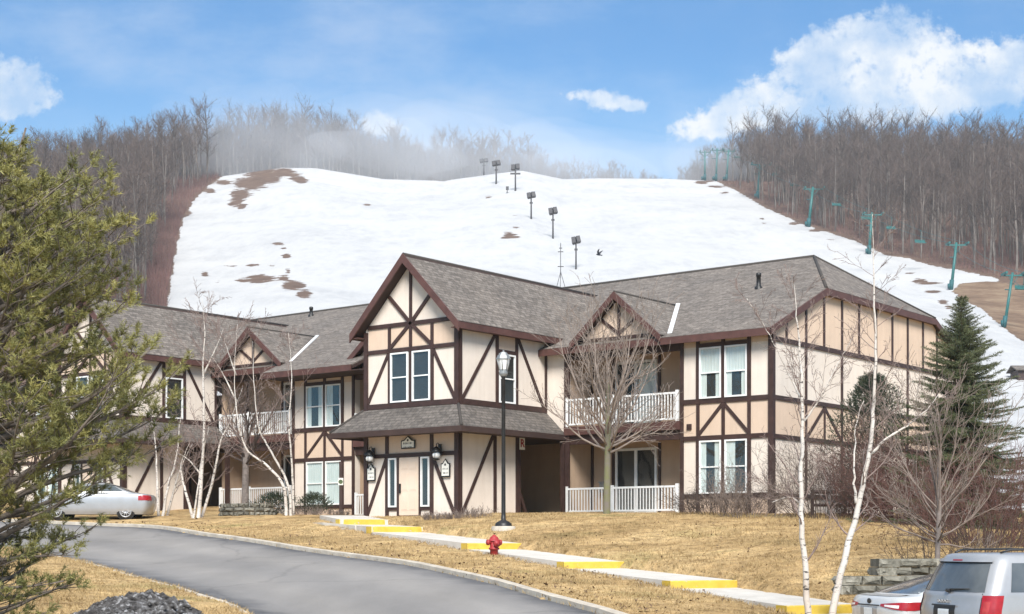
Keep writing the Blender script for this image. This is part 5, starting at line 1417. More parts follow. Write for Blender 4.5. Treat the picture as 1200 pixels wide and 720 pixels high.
# ------------------------------------------------------------------ vegetation helpers
def rot_about(v, axis, ang): return Matrix.Rotation(ang, 3, axis) @ v
def grow(rg, p, d, L, r, lvl, out, cfg):
    """a bending shoot with side shoots; out[lvl] collects (points, radii)"""
    n = cfg['seg'][lvl]; pts = [p.copy()]; rad = [r]; d = d.normalized(); up = Vector((0, 0, 1))
    for i in range(n):
        w = cfg['wob'][lvl]
        d = (d + Vector((rg.gauss(0, w), rg.gauss(0, w), rg.gauss(0, w))) + up * cfg['up'][lvl]).normalized()
        p = p + d * (L / n); pts.append(p.copy()); rad.append(max(cfg['rmin'], r * (1 - (i + 1) / n * cfg['taper'])))
    out.setdefault(lvl, []).append((pts, rad))
    if lvl + 1 >= len(cfg['seg']): return
    k = cfg['kids'][lvl]; k = max(1, int(k * rg.uniform(.75, 1.25)))
    for j in range(k):
        t = cfg['t0'][lvl] + (1 - cfg['t0'][lvl]) * (j + rg.random()) / k
        f = t * n; i = min(n - 1, int(f)); q = pts[i].lerp(pts[i + 1], f - i); dd = (pts[i + 1] - pts[i]).normalized()
        ax = dd.orthogonal().normalized(); ax = rot_about(ax, dd, rg.uniform(0, 6.283))
        a = rg.gauss(cfg['ang'][lvl], .16)
        nd_ = rot_about(dd, ax, a)
        rr = max(cfg['rmin'], rad[i] * cfg['rk'][lvl]); LL = L * cfg['lk'][lvl] * rg.uniform(.65, 1.2) * (1 - cfg['short'][lvl] * t)
        grow(rg, q, nd_, LL, rr, lvl + 1, out, cfg)
def shoots(mb, out, lvls, sides):
    for l in lvls:
        for pts, rad in out.get(l, []): mb.tube(pts, rad, sides.get(l, 3), cap=False, smooth=True)

def tree_thing(name, loc, label, cat, group=None): 
    r = empty(name, loc); tag(r, label, cat, group); return r

def ornamental(loc, H, seed, label, bark, twig, trunk_h, spread, n_limb, name='bare_tree', tr=.09, twig_r=.0045, low=.75):
    """small leafless tree: short trunk, many up-curving limbs fanning from it"""
    rg = random.Random(seed); r = tree_thing(name, loc, label, 'tree')
    m = MB(); top = Vector((.05, 0, trunk_h))
    m.tube([(0, 0, -.3), (0, 0, .05), (.02, .01, trunk_h * .5), tuple(top), (.04, .02, trunk_h + (H - trunk_h) * .35)], [tr * 1.5, tr * 1.15, tr, tr * .9, tr * .4], 10); m.build('trunk', MAT[bark], r)
    out = {}
    cfg = dict(seg=[7, 5, 4], wob=[.13, .13, .16], up=[.12, .07, .03], rmin=twig_r, taper=.86, kids=[10, 5], t0=[.2, .15], ang=[.5, .6], rk=[.55, .55], lk=[.44, .48], short=[.45, .3])
    for k in range(n_limb):
        f = k / n_limb; az = k * 2.4 + rg.uniform(-.4, .4); z = trunk_h * (low + (1 - low) * f) + (H - trunk_h) * .28 * max(0, f - .45)
        tilt = 1.42 - 1.15 * f + rg.uniform(-.12, .12)
        d = Vector((math.sin(tilt) * math.cos(az), math.sin(tilt) * math.sin(az), math.cos(tilt)))
        L = (spread * 1.12 if f < .5 else (H - z) * 1.02) * rg.uniform(.8, 1.08)
        grow(rg, Vector((.02, .01, z)), d, L, tr * rg.uniform(.30, .44), 0, out, cfg)
    m = MB(); shoots(m, out, (0, 1, 2), {0: 5, 1: 4, 2: 3}); m.build('crown', MAT[twig], r)
    return r

def shrub(name, loc, w, h, n, seed, label, mat, r0=.008, kids=(6, 4), cat='shrub', group=None, dense=1.0):
    rg = random.Random(seed); r_out = {}
    cfg = dict(seg=[5, 3, 2], wob=[.12, .16, .2], up=[.05, .03, 0], rmin=.0035, taper=.8, kids=list(kids), t0=[.15, .1], ang=[.6, .7], rk=[.6, .6], lk=[.45, .45], short=[.4, .3])
    for k in range(n):
        az = rg.uniform(0, 6.283); rr = math.sqrt(rg.random()) * w * .32
        tl = rg.uniform(.05, .95) * min(1.0, w / h * .8)
        d = Vector((math.sin(tl) * math.cos(az), math.sin(tl) * math.sin(az), math.cos(tl)))
        grow(rg, Vector((rr * math.cos(az), rr * math.sin(az), -.05)), d, h * rg.uniform(.65, 1.1) / max(.55, math.cos(tl) ** .5), r0, 0, r_out, cfg)
    m = MB(); shoots(m, r_out, (0, 1, 2), {0: 4, 1: 3, 2: 3})
    o = m.build(name, MAT[mat]); o.location = loc; tag(o, label, cat, group); return o

def gp(px, d):
    x, y = P2(px, d); return Vector((x, y, g(x, y)))

# needle sprays: numpy triangles along shoots
def needles(rng, P, D, L, n, ln, wd, spread, fwd):
    """P, D, L: starts, directions and lengths of shoots; n needles on each; returns vertices and triangles"""
    N = len(P); t = rng.random((N, n)); base = P[:, None] + D[:, None] * (L[:, None] * t)[..., None]
    rnd = rng.normal(0, 1, (N, n, 3)); side = rnd - (rnd * D[:, None]).sum(-1, keepdims=True) * D[:, None]; side /= np.linalg.norm(side, axis=-1, keepdims=True) + 1e-9
    dr = D[:, None] * fwd + side * spread; dr /= np.linalg.norm(dr, axis=-1, keepdims=True)
    ll = ln * rng.uniform(.7, 1.25, (N, n, 1)); tip = base + dr * ll
    w = np.cross(dr, rng.normal(0, 1, (N, n, 3))); w /= np.linalg.norm(w, axis=-1, keepdims=True) + 1e-9; w *= wd
    a = base - w; b = base + w
    V = np.stack([a, b, tip], 2).reshape(-1, 3); F = np.arange(len(V)).reshape(-1, 3)
    return V, F

# ------------------------------------------------------------------ pine at the left edge
def left_pine():
    rg = random.Random(21); rng = np.random.default_rng(21)
    d0 = 17.0; X0 = (-12 - HX) / FPX * d0; base = Vector((X0, d0, g(X0, d0)))
    r = tree_thing('pine_tree', base, 'olive green young pine with long needles filling the left edge', 'tree')
    k = FPX / d0
    prof_y = [140, 165, 200, 250, 285, 335, 380, 420, 460, 500, 540, 575, 610, 650, 690, 715]
    prof_x = [30, 44, 122, 132, 172, 166, 146, 150, 196, 214, 208, 170, 134, 110, 60, 20]
    def reach(z): return max(.15, (np.interp(HY - (z + base.z - EYE) * k, prof_y, prof_x) + 12) / k)
    ztop = EYE + (HY - 150) / k - base.z
    m = MB(); m.tube([(0, 0, -.3), (.03, 0, ztop * .4), (-.02, .02, ztop * .75), (.40, 0, ztop)], [.10, .075, .04, .01], 9); m.build('trunk', MAT['pine_bark'], r)
    br = MB(); P = []; D = []; L = []
    def spray(pt, dr, scale):
        """a tuft: the shoot tip with side shoots"""
        for _ in range(rg.choice((3, 4, 4, 5))):
            v = Vector((rg.gauss(0, 1), rg.gauss(0, 1), rg.gauss(.25, .7))).normalized()
            q = (dr * 1.1 + v * .8 + Vector((0, 0, .22))).normalized(); l = rg.uniform(.07, .16) * scale
            P.append(pt); D.append(q); L.append(l)
    z = .35; whorl = 0
    while z < ztop - .1:
        nb = 6 if z < ztop * .5 else 7
        for j in range(nb):
            az = j * 2 * math.pi / nb + whorl * .7 + rg.uniform(-.35, .35)
            right = math.cos(az)                                   # towards +x, the visible side
            elev = rg.uniform(.05, .35) + .45 * (z / ztop) ** 2
            zz = z + rg.uniform(-.1, .1)
            ztip = zz + .5
            Lb = reach(min(ztip, ztop)) * rg.uniform(.85, 1.25) if right > -.2 else reach(zz) * .8
            if math.sin(az) < -.5: Lb *= .75
            if z < 1.7: Lb *= .8
            d = Vector((math.cos(az) * math.cos(elev), math.sin(az) * math.cos(elev), math.sin(elev)))
            pts = [Vector((0, 0, zz - .12))]; n = max(4, int(Lb / .17)); rad = [max(.008, .011 + .016 * Lb)]
            for i in range(n):
                d = (d + Vector((rg.gauss(0, .09), rg.gauss(0, .09), rg.gauss(.03, .06)))).normalized(); pts.append(pts[-1] + d * Lb / n); rad.append(max(.004, rad[0] * (1 - (i + 1) / n)))
            br.tube(pts, rad, 5, cap=False)
            for i in range(max(1, int(n * .22)), n + 1):
                f = i / n; fl = 1 - .55 * f
                if i == n: spray(pts[i], d, 1.1); continue
                for sgn in (1, -1):
                    if rg.random() < .12: continue
                    dd = (pts[min(n, i + 1)] - pts[i - 1]).normalized(); sd_ = Vector((-dd.y, dd.x, 0)); sd_ = sd_.normalized() if sd_.length > .01 else Vector((1, 0, 0))
                    sd_ = (dd * .75 + sd_ * sgn * rg.uniform(.5, 1.0) + Vector((0, 0, rg.uniform(-.15, .45)))).normalized()
                    l = Lb * .30 * fl * rg.uniform(.6, 1.2) + .08; m_ = max(2, int(l / .10)); q = pts[i].copy(); qs = [q.copy()]
                    for s in range(m_):
                        sd_ = (sd_ + Vector((rg.gauss(0, .12), rg.gauss(0, .12), rg.gauss(.06, .1)))).normalized(); q = q + sd_ * l / m_; qs.append(q.copy())
                        if s >= m_ * .3: spray(q, sd_, .95)
                    br.tube(qs, [.006] * (len(qs) - 1) + [.003], 3, cap=False)
        z += rg.uniform(.16, .26); whorl += 1
    br.build('branch', MAT['pine_bark'], r)
    P = np.array([tuple(p) for p in P]); D = np.array([tuple(p) for p in D]); L = np.array(L)
    V, F = needles(rng, P, D, L, 20, .060, .0040, .8, .75)
    np_mesh('needles', V, F, MAT['needle'], r, kind='stuff')
    return r
left_pine()

def spruce(loc, H, Rb, seed, label):
    rg = random.Random(seed); rng = np.random.default_rng(seed)
    r = tree_thing('spruce_tree', loc, label, 'tree')
    m = MB(); m.tube([(0, 0, -.3), (0, 0, H * .5), (0, 0, H)], [.11, .06, .008], 9); m.build('trunk', MAT['pine_bark'], r)
    br = MB(); P = []; D = []; L = []
    z = H * .03; w = 0
    while z < H * .985:
        f = z / H; n = int(13 - 6 * f); Rz = Rb * (1 - f) ** .88 * (.9 + .14 * math.sin(w * 1.7)) + .05
        for j in range(n):
            az = j * 6.283 / n + w * 1.1 + rg.uniform(-.3, .3); Lb = Rz * rg.uniform(.74, 1.14)
            el = -.12 + .75 * f ** 1.5 + rg.uniform(-.1, .1); d = Vector((math.cos(az) * math.cos(el), math.sin(az) * math.cos(el), math.sin(el)))
            k = max(3, int(Lb / .13)); pts = [Vector((0, 0, z))]
            for i in range(k):
                d = (d + Vector((rg.gauss(0, .04), rg.gauss(0, .04), (.055 if i > k * .45 else -.03)))).normalized(); pts.append(pts[-1] + d * Lb / k)
            br.tube(pts, [max(.005, .02 * (1 - i / k)) for i in range(k + 1)], 4, cap=False)
            for i in range(1, k + 1):
                dd = (pts[i] - pts[i - 1]).normalized(); P.append(pts[i - 1]); D.append(dd); L.append((pts[i] - pts[i - 1]).length * 1.2)
                sd_ = Vector((-dd.y, dd.x, 0)).normalized(); ln = min(1, .25 + (1 - f) * 3.2) * (.15 + .26 * Lb * (1 - i / k)) * rg.uniform(.75, 1.2)
                for sg in (1, -1):
                    for q in (0, .5):
                        v = (dd * .8 + sd_ * sg * .85 + Vector((0, 0, rg.uniform(-.32, .12)))).normalized(); b0 = pts[i - 1].lerp(pts[i], q); P.append(b0); D.append(v); L.append(ln)
                        for e in range(int(ln / .13)):
                            for s2 in (1, -1):
                                v2 = (v + Vector((-v.y, v.x, 0)) * s2 * .8 + Vector((0, 0, rg.uniform(-.35, .05)))).normalized(); P.append(b0 + v * ln * (.25 + .7 * e * .13 / ln)); D.append(v2); L.append(rg.uniform(.08, .15))
        z += max(.10, .20 * (1 - f) + .07); w += 1
    P.append(Vector((0, 0, H - .35))); D.append(Vector((0, 0, 1))); L.append(.55)
    br.build('branch', MAT['pine_bark'], r)
    P = np.array([tuple(p) for p in P]); D = np.array([tuple(p) for p in D]); L = np.array(L)
    V, F = needles(rng, P, D, L, 8, .055, .0065, .75, .8)
    np_mesh('needles', V, F, MAT['needle_spruce'], r, kind='stuff')
spruce(gp(1127, 46), (HY - 345) / FPX * 46 + EYE - gp(1127, 46).z, 3.25, 5, 'dark green spruce with layered branches beside the end wall of the building')

def evergreen_shrub(loc, w, h, seed, label, n=1500, name='evergreen_shrub'):
    rng = np.random.default_rng(seed)
    r = empty(name, loc); tag(r, label, 'shrub')
    t = rng.random(n) ** .7; az = rng.uniform(0, 6.283, n); rad = w / 2 * np.sqrt(rng.random(n)) * np.clip(np.sin(np.pi * (.12 + .86 * t)) ** .7, .08, 1) * (1 + .25 * np.sin(az * 3 + t * 9))
    P = np.stack([rad * np.cos(az), rad * np.sin(az), t * h], 1)
    D = P * [1.2, 1.2, 0] / w + [0, 0, .55] + rng.normal(0, .35, (n, 3)); D /= np.linalg.norm(D, axis=1)[:, None]
    V, F = needles(rng, P, D, np.full(n, .22), 16, .06, .009, .7, .8); np_mesh('foliage', V, F, MAT['needle_dark'], r, kind='stuff')
    m = MB()
    for k in range(9):
        a = k * .7; m.tube([(0, 0, -.1), (.1 * math.cos(a) * w, .1 * math.sin(a) * w, h * .3), (.2 * math.cos(a) * w, .2 * math.sin(a) * w, h * .7)], [.02, .015, .006], 4)
    m.build('stem', MAT['pine_bark'], r)
evergreen_shrub(gp(1022, 51), 2.7, 4.6, 4, 'dark upright evergreen shrub against the end wall, left of the spruce', 4200)
evergreen_shrub(gp(368, 60.5), 1.4, .75, 6, 'low dark green shrub below the middle wing windows', 420)
evergreen_shrub(gp(322, 61.5), 1.7, .8, 7, 'dark clipped shrub right of the stone planter', 520)

# ------------------------------------------------------------------ bare ornamental trees
ornamental(gp(711, 50.5), 7.2, 31, 'bare tree with mossy trunk and fanned limbs in front of the right balconies', 'bark_moss', 'twig_pale', 2.9, 2.75, 28, tr=.11, twig_r=.006, low=.68)
ornamental(gp(1098, 33), 4.7, 35, 'bare grey tree with fanned limbs behind the upper retaining wall', 'bark_grey', 'twig', 1.7, 1.75, 25, tr=.055, twig_r=.0042, low=.5)
ornamental(gp(287, 62.5), 5.6, 33, 'bare dark-trunked tree rising behind the stone planter at the left balconies', 'bark_grey', 'twig_dark', 2.6, 1.9, 15, tr=.14, twig_r=.005)

def birch_group(stems, label, seed, d, twig_n=14, spread=1.0, twig_r=.006, H_tw=1.5):
    """birch clump; stems: list of (pixel polyline, base radius) all at depth about d"""
    rg = random.Random(seed); x0, y0 = stems[0][0][0]; base = gp(x0, d); r = tree_thing('birch_tree', base, label, 'tree')
    tw = {}
    cfg = dict(seg=[6, 4, 3], wob=[.10, .13, .16], up=[.05, .03, -.01], rmin=twig_r * .75, taper=.85, kids=[6, 4], t0=[.2, .15], ang=[.5, .6], rk=[.6, .6], lk=[.45, .5], short=[.4, .3])
    for si, (pl, rb, nt_) in enumerate(stems):
        dd = d + ((si % 3 - 1) * .2 if pl[0][1] > 595 else 0)
        W = [Vector(at(px, py, dd)) - base for px, py in pl]
        if pl[0][1] > 595: W[0].z = -.25
        q = catmull([tuple(p) for p in W], 6); n = len(q)
        rad = [max(.006, rb * (1 - .96 * (i / (n - 1)) ** .9)) for i in range(n)]
        m = MB(); m.tube([Vector(p) + Vector((rg.gauss(0, .008), rg.gauss(0, .008), 0)) for p in q], rad, 9); m.build('trunk', MAT['birch'], r)
        for k in range(nt_):
            t = rg.uniform(.22, .99); f = t * (n - 1); i = min(n - 2, int(f)); p = Vector(q[i]).lerp(Vector(q[i + 1]), f - i); tan = (Vector(q[i + 1]) - Vector(q[i])).normalized()
            az = rg.uniform(0, 6.283); v = (tan * rg.uniform(.35, .8) + Vector((math.cos(az), math.sin(az), rg.uniform(.1, .6)))).normalized()
            grow(rg, p, v, H_tw * rg.uniform(.5, 1.1) * (1.15 - .6 * t) * spread, max(twig_r, rad[i] * .36), 0, tw, cfg)
    m = MB(); shoots(m, tw, (0, 1, 2), {0: 4, 1: 3, 2: 3}); m.build('crown', MAT['birch_twig'], r)
# right: two-stemmed birch in front of the walk
birch_group([([(948, 734), (945, 690), (939, 600), (940, 520), (939, 440), (934, 380), (930, 330)], .072, 30),
             ([(968, 730), (985, 672), (1004, 600), (1017, 540), (1024, 470), (1026, 400), (1024, 320), (1022, 250)], .075, 30),
             ([(1004, 590), (1001, 560), (1003, 500), (1012, 470)], .03, 6),
             ([(1019, 533), (1042, 512), (1066, 497), (1088, 478), (1100, 462)], .03, 10),
             ([(940, 592), (925, 583), (905, 589)], .025, 5), ([(940, 470), (925, 440), (908, 405), (890, 372), (875, 350)], .02, 8),
             ([(939, 500), (965, 460), (985, 420), (1000, 395)], .02, 8)],
            'white birch with two leaning trunks in front of the stepped walk, by the parked sedan', 51, 28.3, H_tw=1.25, twig_r=.0042)
# left: three clumps in front of the balconies
birch_group([([(232, 607), (236, 560), (239, 500), (238, 430), (240, 390), (237, 350)], .085, 18), ([(228, 607), (216, 570), (212, 545), (222, 520)], .07, 5), ([(234, 606), (250, 560), (258, 520), (270, 492), (284, 455)], .07, 10),
             ([(226, 604), (232, 570), (236, 540), (245, 500)], .05, 6), ([(238, 560), (222, 540), (204, 528)], .045, 5), ([(238, 440), (252, 410), (262, 385)], .045, 8)], 'white birch clump with crossing stems, on the lawn left of the stone planter', 52, 59, H_tw=2.4, twig_r=.008)
birch_group([([(336, 605), (332, 570), (312, 545), (288, 525), (277, 480), (275, 430), (278, 380)], .07, 14), ([(341, 604), (338, 570), (318, 530), (303, 500), (297, 440), (296, 400)], .065, 14), ([(344, 604), (343, 560), (339, 500), (342, 440), (338, 390)], .06, 14),
             ([(277, 470), (262, 440), (250, 420)], .04, 7), ([(277, 440), (268, 415), (262, 395)], .035, 6)], 'white birch clump with bowed stems, right of the stone planter', 53, 58, H_tw=2.3, twig_r=.008)
birch_group([([(190, 600), (197, 570), (206, 540), (210, 505), (214, 470)], .07, 8), ([(186, 600), (184, 560), (182, 520), (176, 480)], .07, 6), ([(194, 600), (204, 575), (212, 548), (226, 520)], .065, 8)], 'white birch clump beside the tail of the left silver car', 54, 62, H_tw=2.0, twig_r=.008)

# ------------------------------------------------------------------ shrubs
shrub('bare_shrub', gp(843, 50.3), 4.2, .8, 150, 61, 'low dense brown bare shrub under the right ground floor windows', 'twig_dark', .007)
shrub('bare_shrub', gp(880, 48.5), 3.0, 1.5, 60, 62, 'taller loose grey bare shrub at the front corner of the end wall', 'twig', .008)
shrub('bare_shrub', gp(965, 48.5), 3.2, 2.3, 80, 63, 'grey bare shrub along the end wall behind the birch', 'twig_dark', .009)
shrub('red_twig_shrub', gp(1010, 50), 2.8, 2.4, 110, 64, 'tall reddish bare shrub against the end wall left of the spruce', 'twig_red', .01)
shrub('red_twig_shrub', gp(1055, 47), 3.0, 2.7, 120, 65, 'reddish bare shrub at the left foot of the spruce', 'twig_red', .01)
shrub('red_twig_shrub', gp(1150, 38), 3.6, 2.3, 150, 66, 'broad rusty red shrub at the right foot of the spruce, above the minivan', 'twig_red', .01)
shrub('bare_shrub', gp(1090, 34.2), 2.7, 1.15, 26, 67, 'sparse dark bare shrub behind the upper retaining wall, left of the grey tree', 'twig_dark', .009, kids=(4, 3))
shrub('bare_shrub', gp(1165, 34.5), 2.8, 1.2, 34, 68, 'sparse dark bare shrub just above the minivan roof', 'twig_dark', .009, kids=(4, 3))
for px, d, w, h, lb in ((508, 51.3, .9, .28, 'smallest brown dormant plant mound below the entrance wall'), (556, 51.4, 1.6, .36, 'largest brown dormant plant mound, at the tower corner'), (531, 51.2, .8, .25, 'middle brown dormant plant mound at the tower front'), (355, 58.6, 2.2, .34, 'brown mulch and stalk mound under the middle wing'), (392, 58.5, 1.6, .25, 'flat brown stalk mound beside the post sign')):
    shrub('dormant_plant', gp(px, d), w, h, 70, int(px), lb, 'twig', .006, kids=(5, 3))

# dark timber rail by the end wall
a = gp(952, 49.6); b = gp(1062, 53.0); m = MB(); r = empty('low_fence', a); tag(r, 'low dark timber fence along the foot of the end wall', 'fence')
d = b - a
m.tube([(0, 0, .78), tuple(d + Vector((0, 0, .78)))], .06, 4); m.tube([(0, 0, .35), tuple(d + Vector((0, 0, .35)))], .05, 4); m.build('rail', MAT['trim'], r)
for k in range(7):
    q = d * (k / 6); m = MB(); m.box(q.x - .05, q.x + .05, q.y - .05, q.y + .05, q.z - .3, q.z + .85); m.build('post', MAT['grey_metal'] if k % 2 else MAT['trim'], r)

# ------------------------------------------------------------------ dry grass standing in the lawn
def grass():
    rng = np.random.default_rng(77); N = 230000
    px = rng.uniform(-60, 1260, N); d = 21 + 34 * rng.random(N) ** .9
    X = (px - HX) / FPX * d; Y = d
    bad = inside(ROAD_POLY, X, Y)
    for p in walk_polys: bad |= inside(p, X, Y)
    # never inside the building
    rel = np.stack([X - BO.x, Y - BO.y], 1); c, s = math.sin(TH), math.cos(TH)
    u = rel[:, 0] * c + rel[:, 1] * s; v = -rel[:, 0] * s + rel[:, 1] * c
    bad |= ((u > -.1) & (v > -.1)) | ((u > 4.8) & (v > -9.6))
    bad |= (X > 3.6) & (Y < 29.4)
    X, Y = X[~bad], Y[~bad]; Z = np.concatenate([G(X[i:i + 4000], Y[i:i + 4000]) for i in range(0, len(X), 4000)])
    n = len(X); h = rng.uniform(.025, .075, n) * (1 + .5 * np.sin(X * 1.3) * np.sin(Y * .9)); az = rng.uniform(0, 6.283, n); w = rng.uniform(.006, .014, n)
    lean = rng.normal(0, .05, (n, 2))
    a = np.stack([X - w * np.cos(az), Y - w * np.sin(az), Z - .02], 1); b = np.stack([X + w * np.cos(az), Y + w * np.sin(az), Z - .02], 1); t = np.stack([X + lean[:, 0], Y + lean[:, 1], Z + h], 1)
    V = np.stack([a, b, t], 1).reshape(-1, 3); np_mesh('dry_grass', V, np.arange(len(V)).reshape(-1, 3), MAT['grass'], kind='stuff')
MAT['grass'] = M('dry_grass_blades', (.23, .155, .065), (.47, .34, .17), .8, 1, detail=6)
grass()

def leaves():
    rng = np.random.default_rng(5); n = 700; k = rng.integers(0, len(ROAD_UP) - 14, n); o = np.abs(rng.normal(0, .9, n)) + .25
    d = np.gradient(ROAD_UP, axis=0); d /= np.linalg.norm(d, axis=1)[:, None]; nr = np.stack([d[:, 1], -d[:, 0]], 1)
    P = ROAD_UP[k] + nr[k] * o[:, None] + rng.normal(0, .3, (n, 2)); Q = np.stack([rng.uniform(-3, 11, 500), rng.uniform(30, 47, 500)], 1); P = np.vstack([P, Q])
    bad = inside(ROAD_POLY, P[:, 0], P[:, 1])
    for p in walk_polys: bad |= inside(p, P[:, 0], P[:, 1])
    P = P[~bad]; n = len(P); z = np.concatenate([G(P[i:i + 3000, 0], P[i:i + 3000, 1]) for i in range(0, n, 3000)]) + .05; s = rng.uniform(.02, .055, n); a = rng.uniform(0, 6.283, n); t = rng.normal(0, .02, (n, 4))
    V = np.stack([np.stack([P[:, 0] + s * np.cos(a + j * 1.5708) * (1 if j % 2 else .6), P[:, 1] + s * np.sin(a + j * 1.5708) * (1 if j % 2 else .6), z + t[:, j]], 1) for j in range(4)], 1).reshape(-1, 3)
    np_mesh('leaf_litter', V, np.arange(len(V)).reshape(-1, 4), MAT['leaf'], kind='stuff')
leaves()

# ------------------------------------------------------------------ woods on the hill
def wood_tree(seed, H=24):
    """leafless hardwood: straight trunk, ascending limbs, fine twigs; triangles for the twigs"""
    rg = random.Random(seed); V = []; F = []
    def tube3(p, q, r0, r1):
        d = (q - p).normalized(); a = d.orthogonal().normalized(); b = d.cross(a); i = len(V)
        for c, r in ((p, r0), (q, r1)):
            for k in range(3):
                w = k * 2.0944; V.append(tuple(c + (a * math.cos(w) + b * math.sin(w)) * r))
        for k in range(3): F.append((i + k, i + (k + 1) % 3, i + 3 + (k + 1) % 3)); F.append((i + k, i + 3 + (k + 1) % 3, i + 3 + k))
    def twig(p, q, w):
        d = q - p; s = d.cross(Vector((rg.gauss(0, 1), rg.gauss(0, 1), rg.gauss(0, 1)))).normalized() * w; i = len(V)
        V.extend((tuple(p - s), tuple(p + s), tuple(q))); F.append((i, i + 1, i + 2))
    n = 6; p = Vector((0, 0, -1)); pts = [p]; fork = H * rg.uniform(.75, .95)
    for i in range(n): p = p + Vector((rg.gauss(0, .18), rg.gauss(0, .18), (fork + 1) / n)); pts.append(p)
    for i in range(n): tube3(pts[i], pts[i + 1], .24 * (1 - .8 * i / n) + .04, .24 * (1 - .8 * (i + 1) / n) + .03)
    nT = len(F)
    for k in range(17):
        t = rg.uniform(.34, 1); f = t * n; i = min(n - 1, int(f)); q = pts[i].lerp(pts[i + 1], f - i); az = rg.uniform(0, 6.283); el = rg.uniform(.55, 1.15)
        L = H * rg.uniform(.14, .27) * (1.15 - .55 * t); d = Vector((math.cos(az) * math.cos(el), math.sin(az) * math.cos(el), math.sin(el)))
        m = q + d * L * .5; d = (d + Vector((rg.gauss(0, .15), rg.gauss(0, .15), .25))).normalized(); e = m + d * L * .6
        tube3(q, m, .07, .05); tube3(m, e, .05, .02)
        for s in range(14):
            w = rg.random(); b = q.lerp(m, w * 2) if w < .5 else m.lerp(e, w * 2 - 1); v = (d + Vector((rg.gauss(0, .6), rg.gauss(0, .6), rg.gauss(.25, .45)))).normalized(); l = rg.uniform(1.0, 2.6)
            c = b + v * l; twig(b, c, .035)
            for _ in range(2): v2 = (v + Vector((rg.gauss(0, .5), rg.gauss(0, .5), rg.gauss(.2, .4)))).normalized(); b2 = b.lerp(c, rg.uniform(.3, .9)); twig(b2, b2 + v2 * rg.uniform(.6, 1.4), .028)
    return np.array(V, np.float32), np.array(F, np.int32), nT
def woods():
    rng = np.random.default_rng(404); VAR = [wood_tree(900 + i) for i in range(7)]
    snow = np.array(SNOW, float)
    cand = []
    def scatter(n, pxr, dr, keep):
        px = rng.uniform(*pxr, n); d = rng.uniform(*dr, n) if dr[0] > 500 else dr[0] + (dr[1] - dr[0]) * rng.random(n) ** .8
        a = (px - HX) / FPX; z = hill_z(a, d); py = HY - FPX * (z - EYE) / d
        ok = keep(px, py, d)
        for x, dd, zz, yy in zip(px[ok], d[ok], z[ok], py[ok]): cand.append((x, dd, zz, yy))
    def free(px, py, mx=4): return ~(inside(snow, px - mx, py) | inside(snow, px + mx, py) | inside(snow, px, py + 3))
    bank = np.array(BANK, float)
    scatter(2000, (800, 1420), (290, 640), lambda x, y, d: free(x, y) & (x > 800 + 0 * x) & ~inside(bank, x, y) & (y < 322) & ((d > 555) | (x > 838)) )
    scatter(1900, (-240, 262), (250, 640), lambda x, y, d: free(x, y) & (x < np.interp(y, [180, 212, 226, 250, 300, 360], [262, 246, 214, 196, 180, 174]) + rng.normal(0, 4, len(x))) )
    scatter(1900, (170, 800), (588, 690), lambda x, y, d: y < 400)
    scatter(420, (796, 905), (585, 660), lambda x, y, d: y < 400)
    C = np.array(cand); px = C[:, 0]
    # tree height: full size at the sides, lower along the middle of the crest as in the photograph
    hs = np.interp(px, [-300, 150, 200, 250, 320, 400, 500, 580, 650, 740, 790, 800, 820, 860, 890, 1500], [1.0, 1.0, 1.05, 1.22, 1.28, 1.18, 1.1, .92, .66, .5, .3, .5, .68, .88, 1.08, 1.08])
    hs = np.where((C[:, 1] < 560) & (px > 800), 1.05, hs)
    hs *= rng.uniform(.74, 1.1, len(C)); rot = rng.uniform(0, 6.283, len(C)); var = rng.integers(0, len(VAR), len(C))
    X = (px - HX) / FPX * C[:, 1]
    vis = (px > -20) & (px < 1220)
    size = np.where(vis, hs / C[:, 1], 0)
    order = np.argsort(-size); ind = set(order[:280].tolist())
    # individual trees: the ones that show largest
    meshes = []
    for i, (V, F, nT) in enumerate(VAR):
        me = bpy.data.meshes.new('wood_tree'); me.from_pydata(V.tolist(), [], F.tolist()); me.materials.append(MAT['wood_bark']); me.materials.append(MAT['wood_twig'])
        mi = np.zeros(len(F), np.int32); mi[nT:] = 1; me.polygons.foreach_set('material_index', mi); me.update(); meshes.append(me)
    for i in sorted(ind):
        o = bpy.data.objects.new('bare_hardwood', meshes[var[i]]); o.location = (X[i], C[i, 1], C[i, 2]); o.rotation_euler = (0, 0, rot[i]); s = hs[i]; o.scale = (s * .95, s * .95, s); link(o)
        tag(o, 'tall bare grey-brown hardwood in the wood ' + ('right of the ski slope' if px[i] > 600 else 'left of the ski slope'), 'tree', 'bare trees of the right wood' if px[i] > 600 else 'bare trees of the left wood')
    Vs = [[], []]; Fs = [[], []]; off = [0, 0]
    for i in range(len(C)):
        if i in ind: continue
        V, F, nT = VAR[var[i]]; c, s = math.cos(rot[i]), math.sin(rot[i]); k = hs[i]
        W = np.stack([(V[:, 0] * c - V[:, 1] * s) * k + X[i], (V[:, 0] * s + V[:, 1] * c) * k + C[i, 1], V[:, 2] * k + C[i, 2]], 1)
        Vs[0].append(W); Fs[0].append(F + off[0]); off[0] += len(W)
        Fs[1].append(np.concatenate([np.zeros(nT, np.int32), np.ones(len(F) - nT, np.int32)]))
    F = np.vstack(Fs[0]); o = np_mesh('far_wood', np.vstack(Vs[0]), F, MAT['wood_bark'], kind='stuff'); o.data.materials.append(MAT['wood_twig'])
    mi = np.concatenate(Fs[1])
    if len(mi) == len(o.data.polygons): o.data.polygons.foreach_set('material_index', mi)
    # undergrowth: fine reddish stems along the snow edges and on the forest floor
    P = []; 
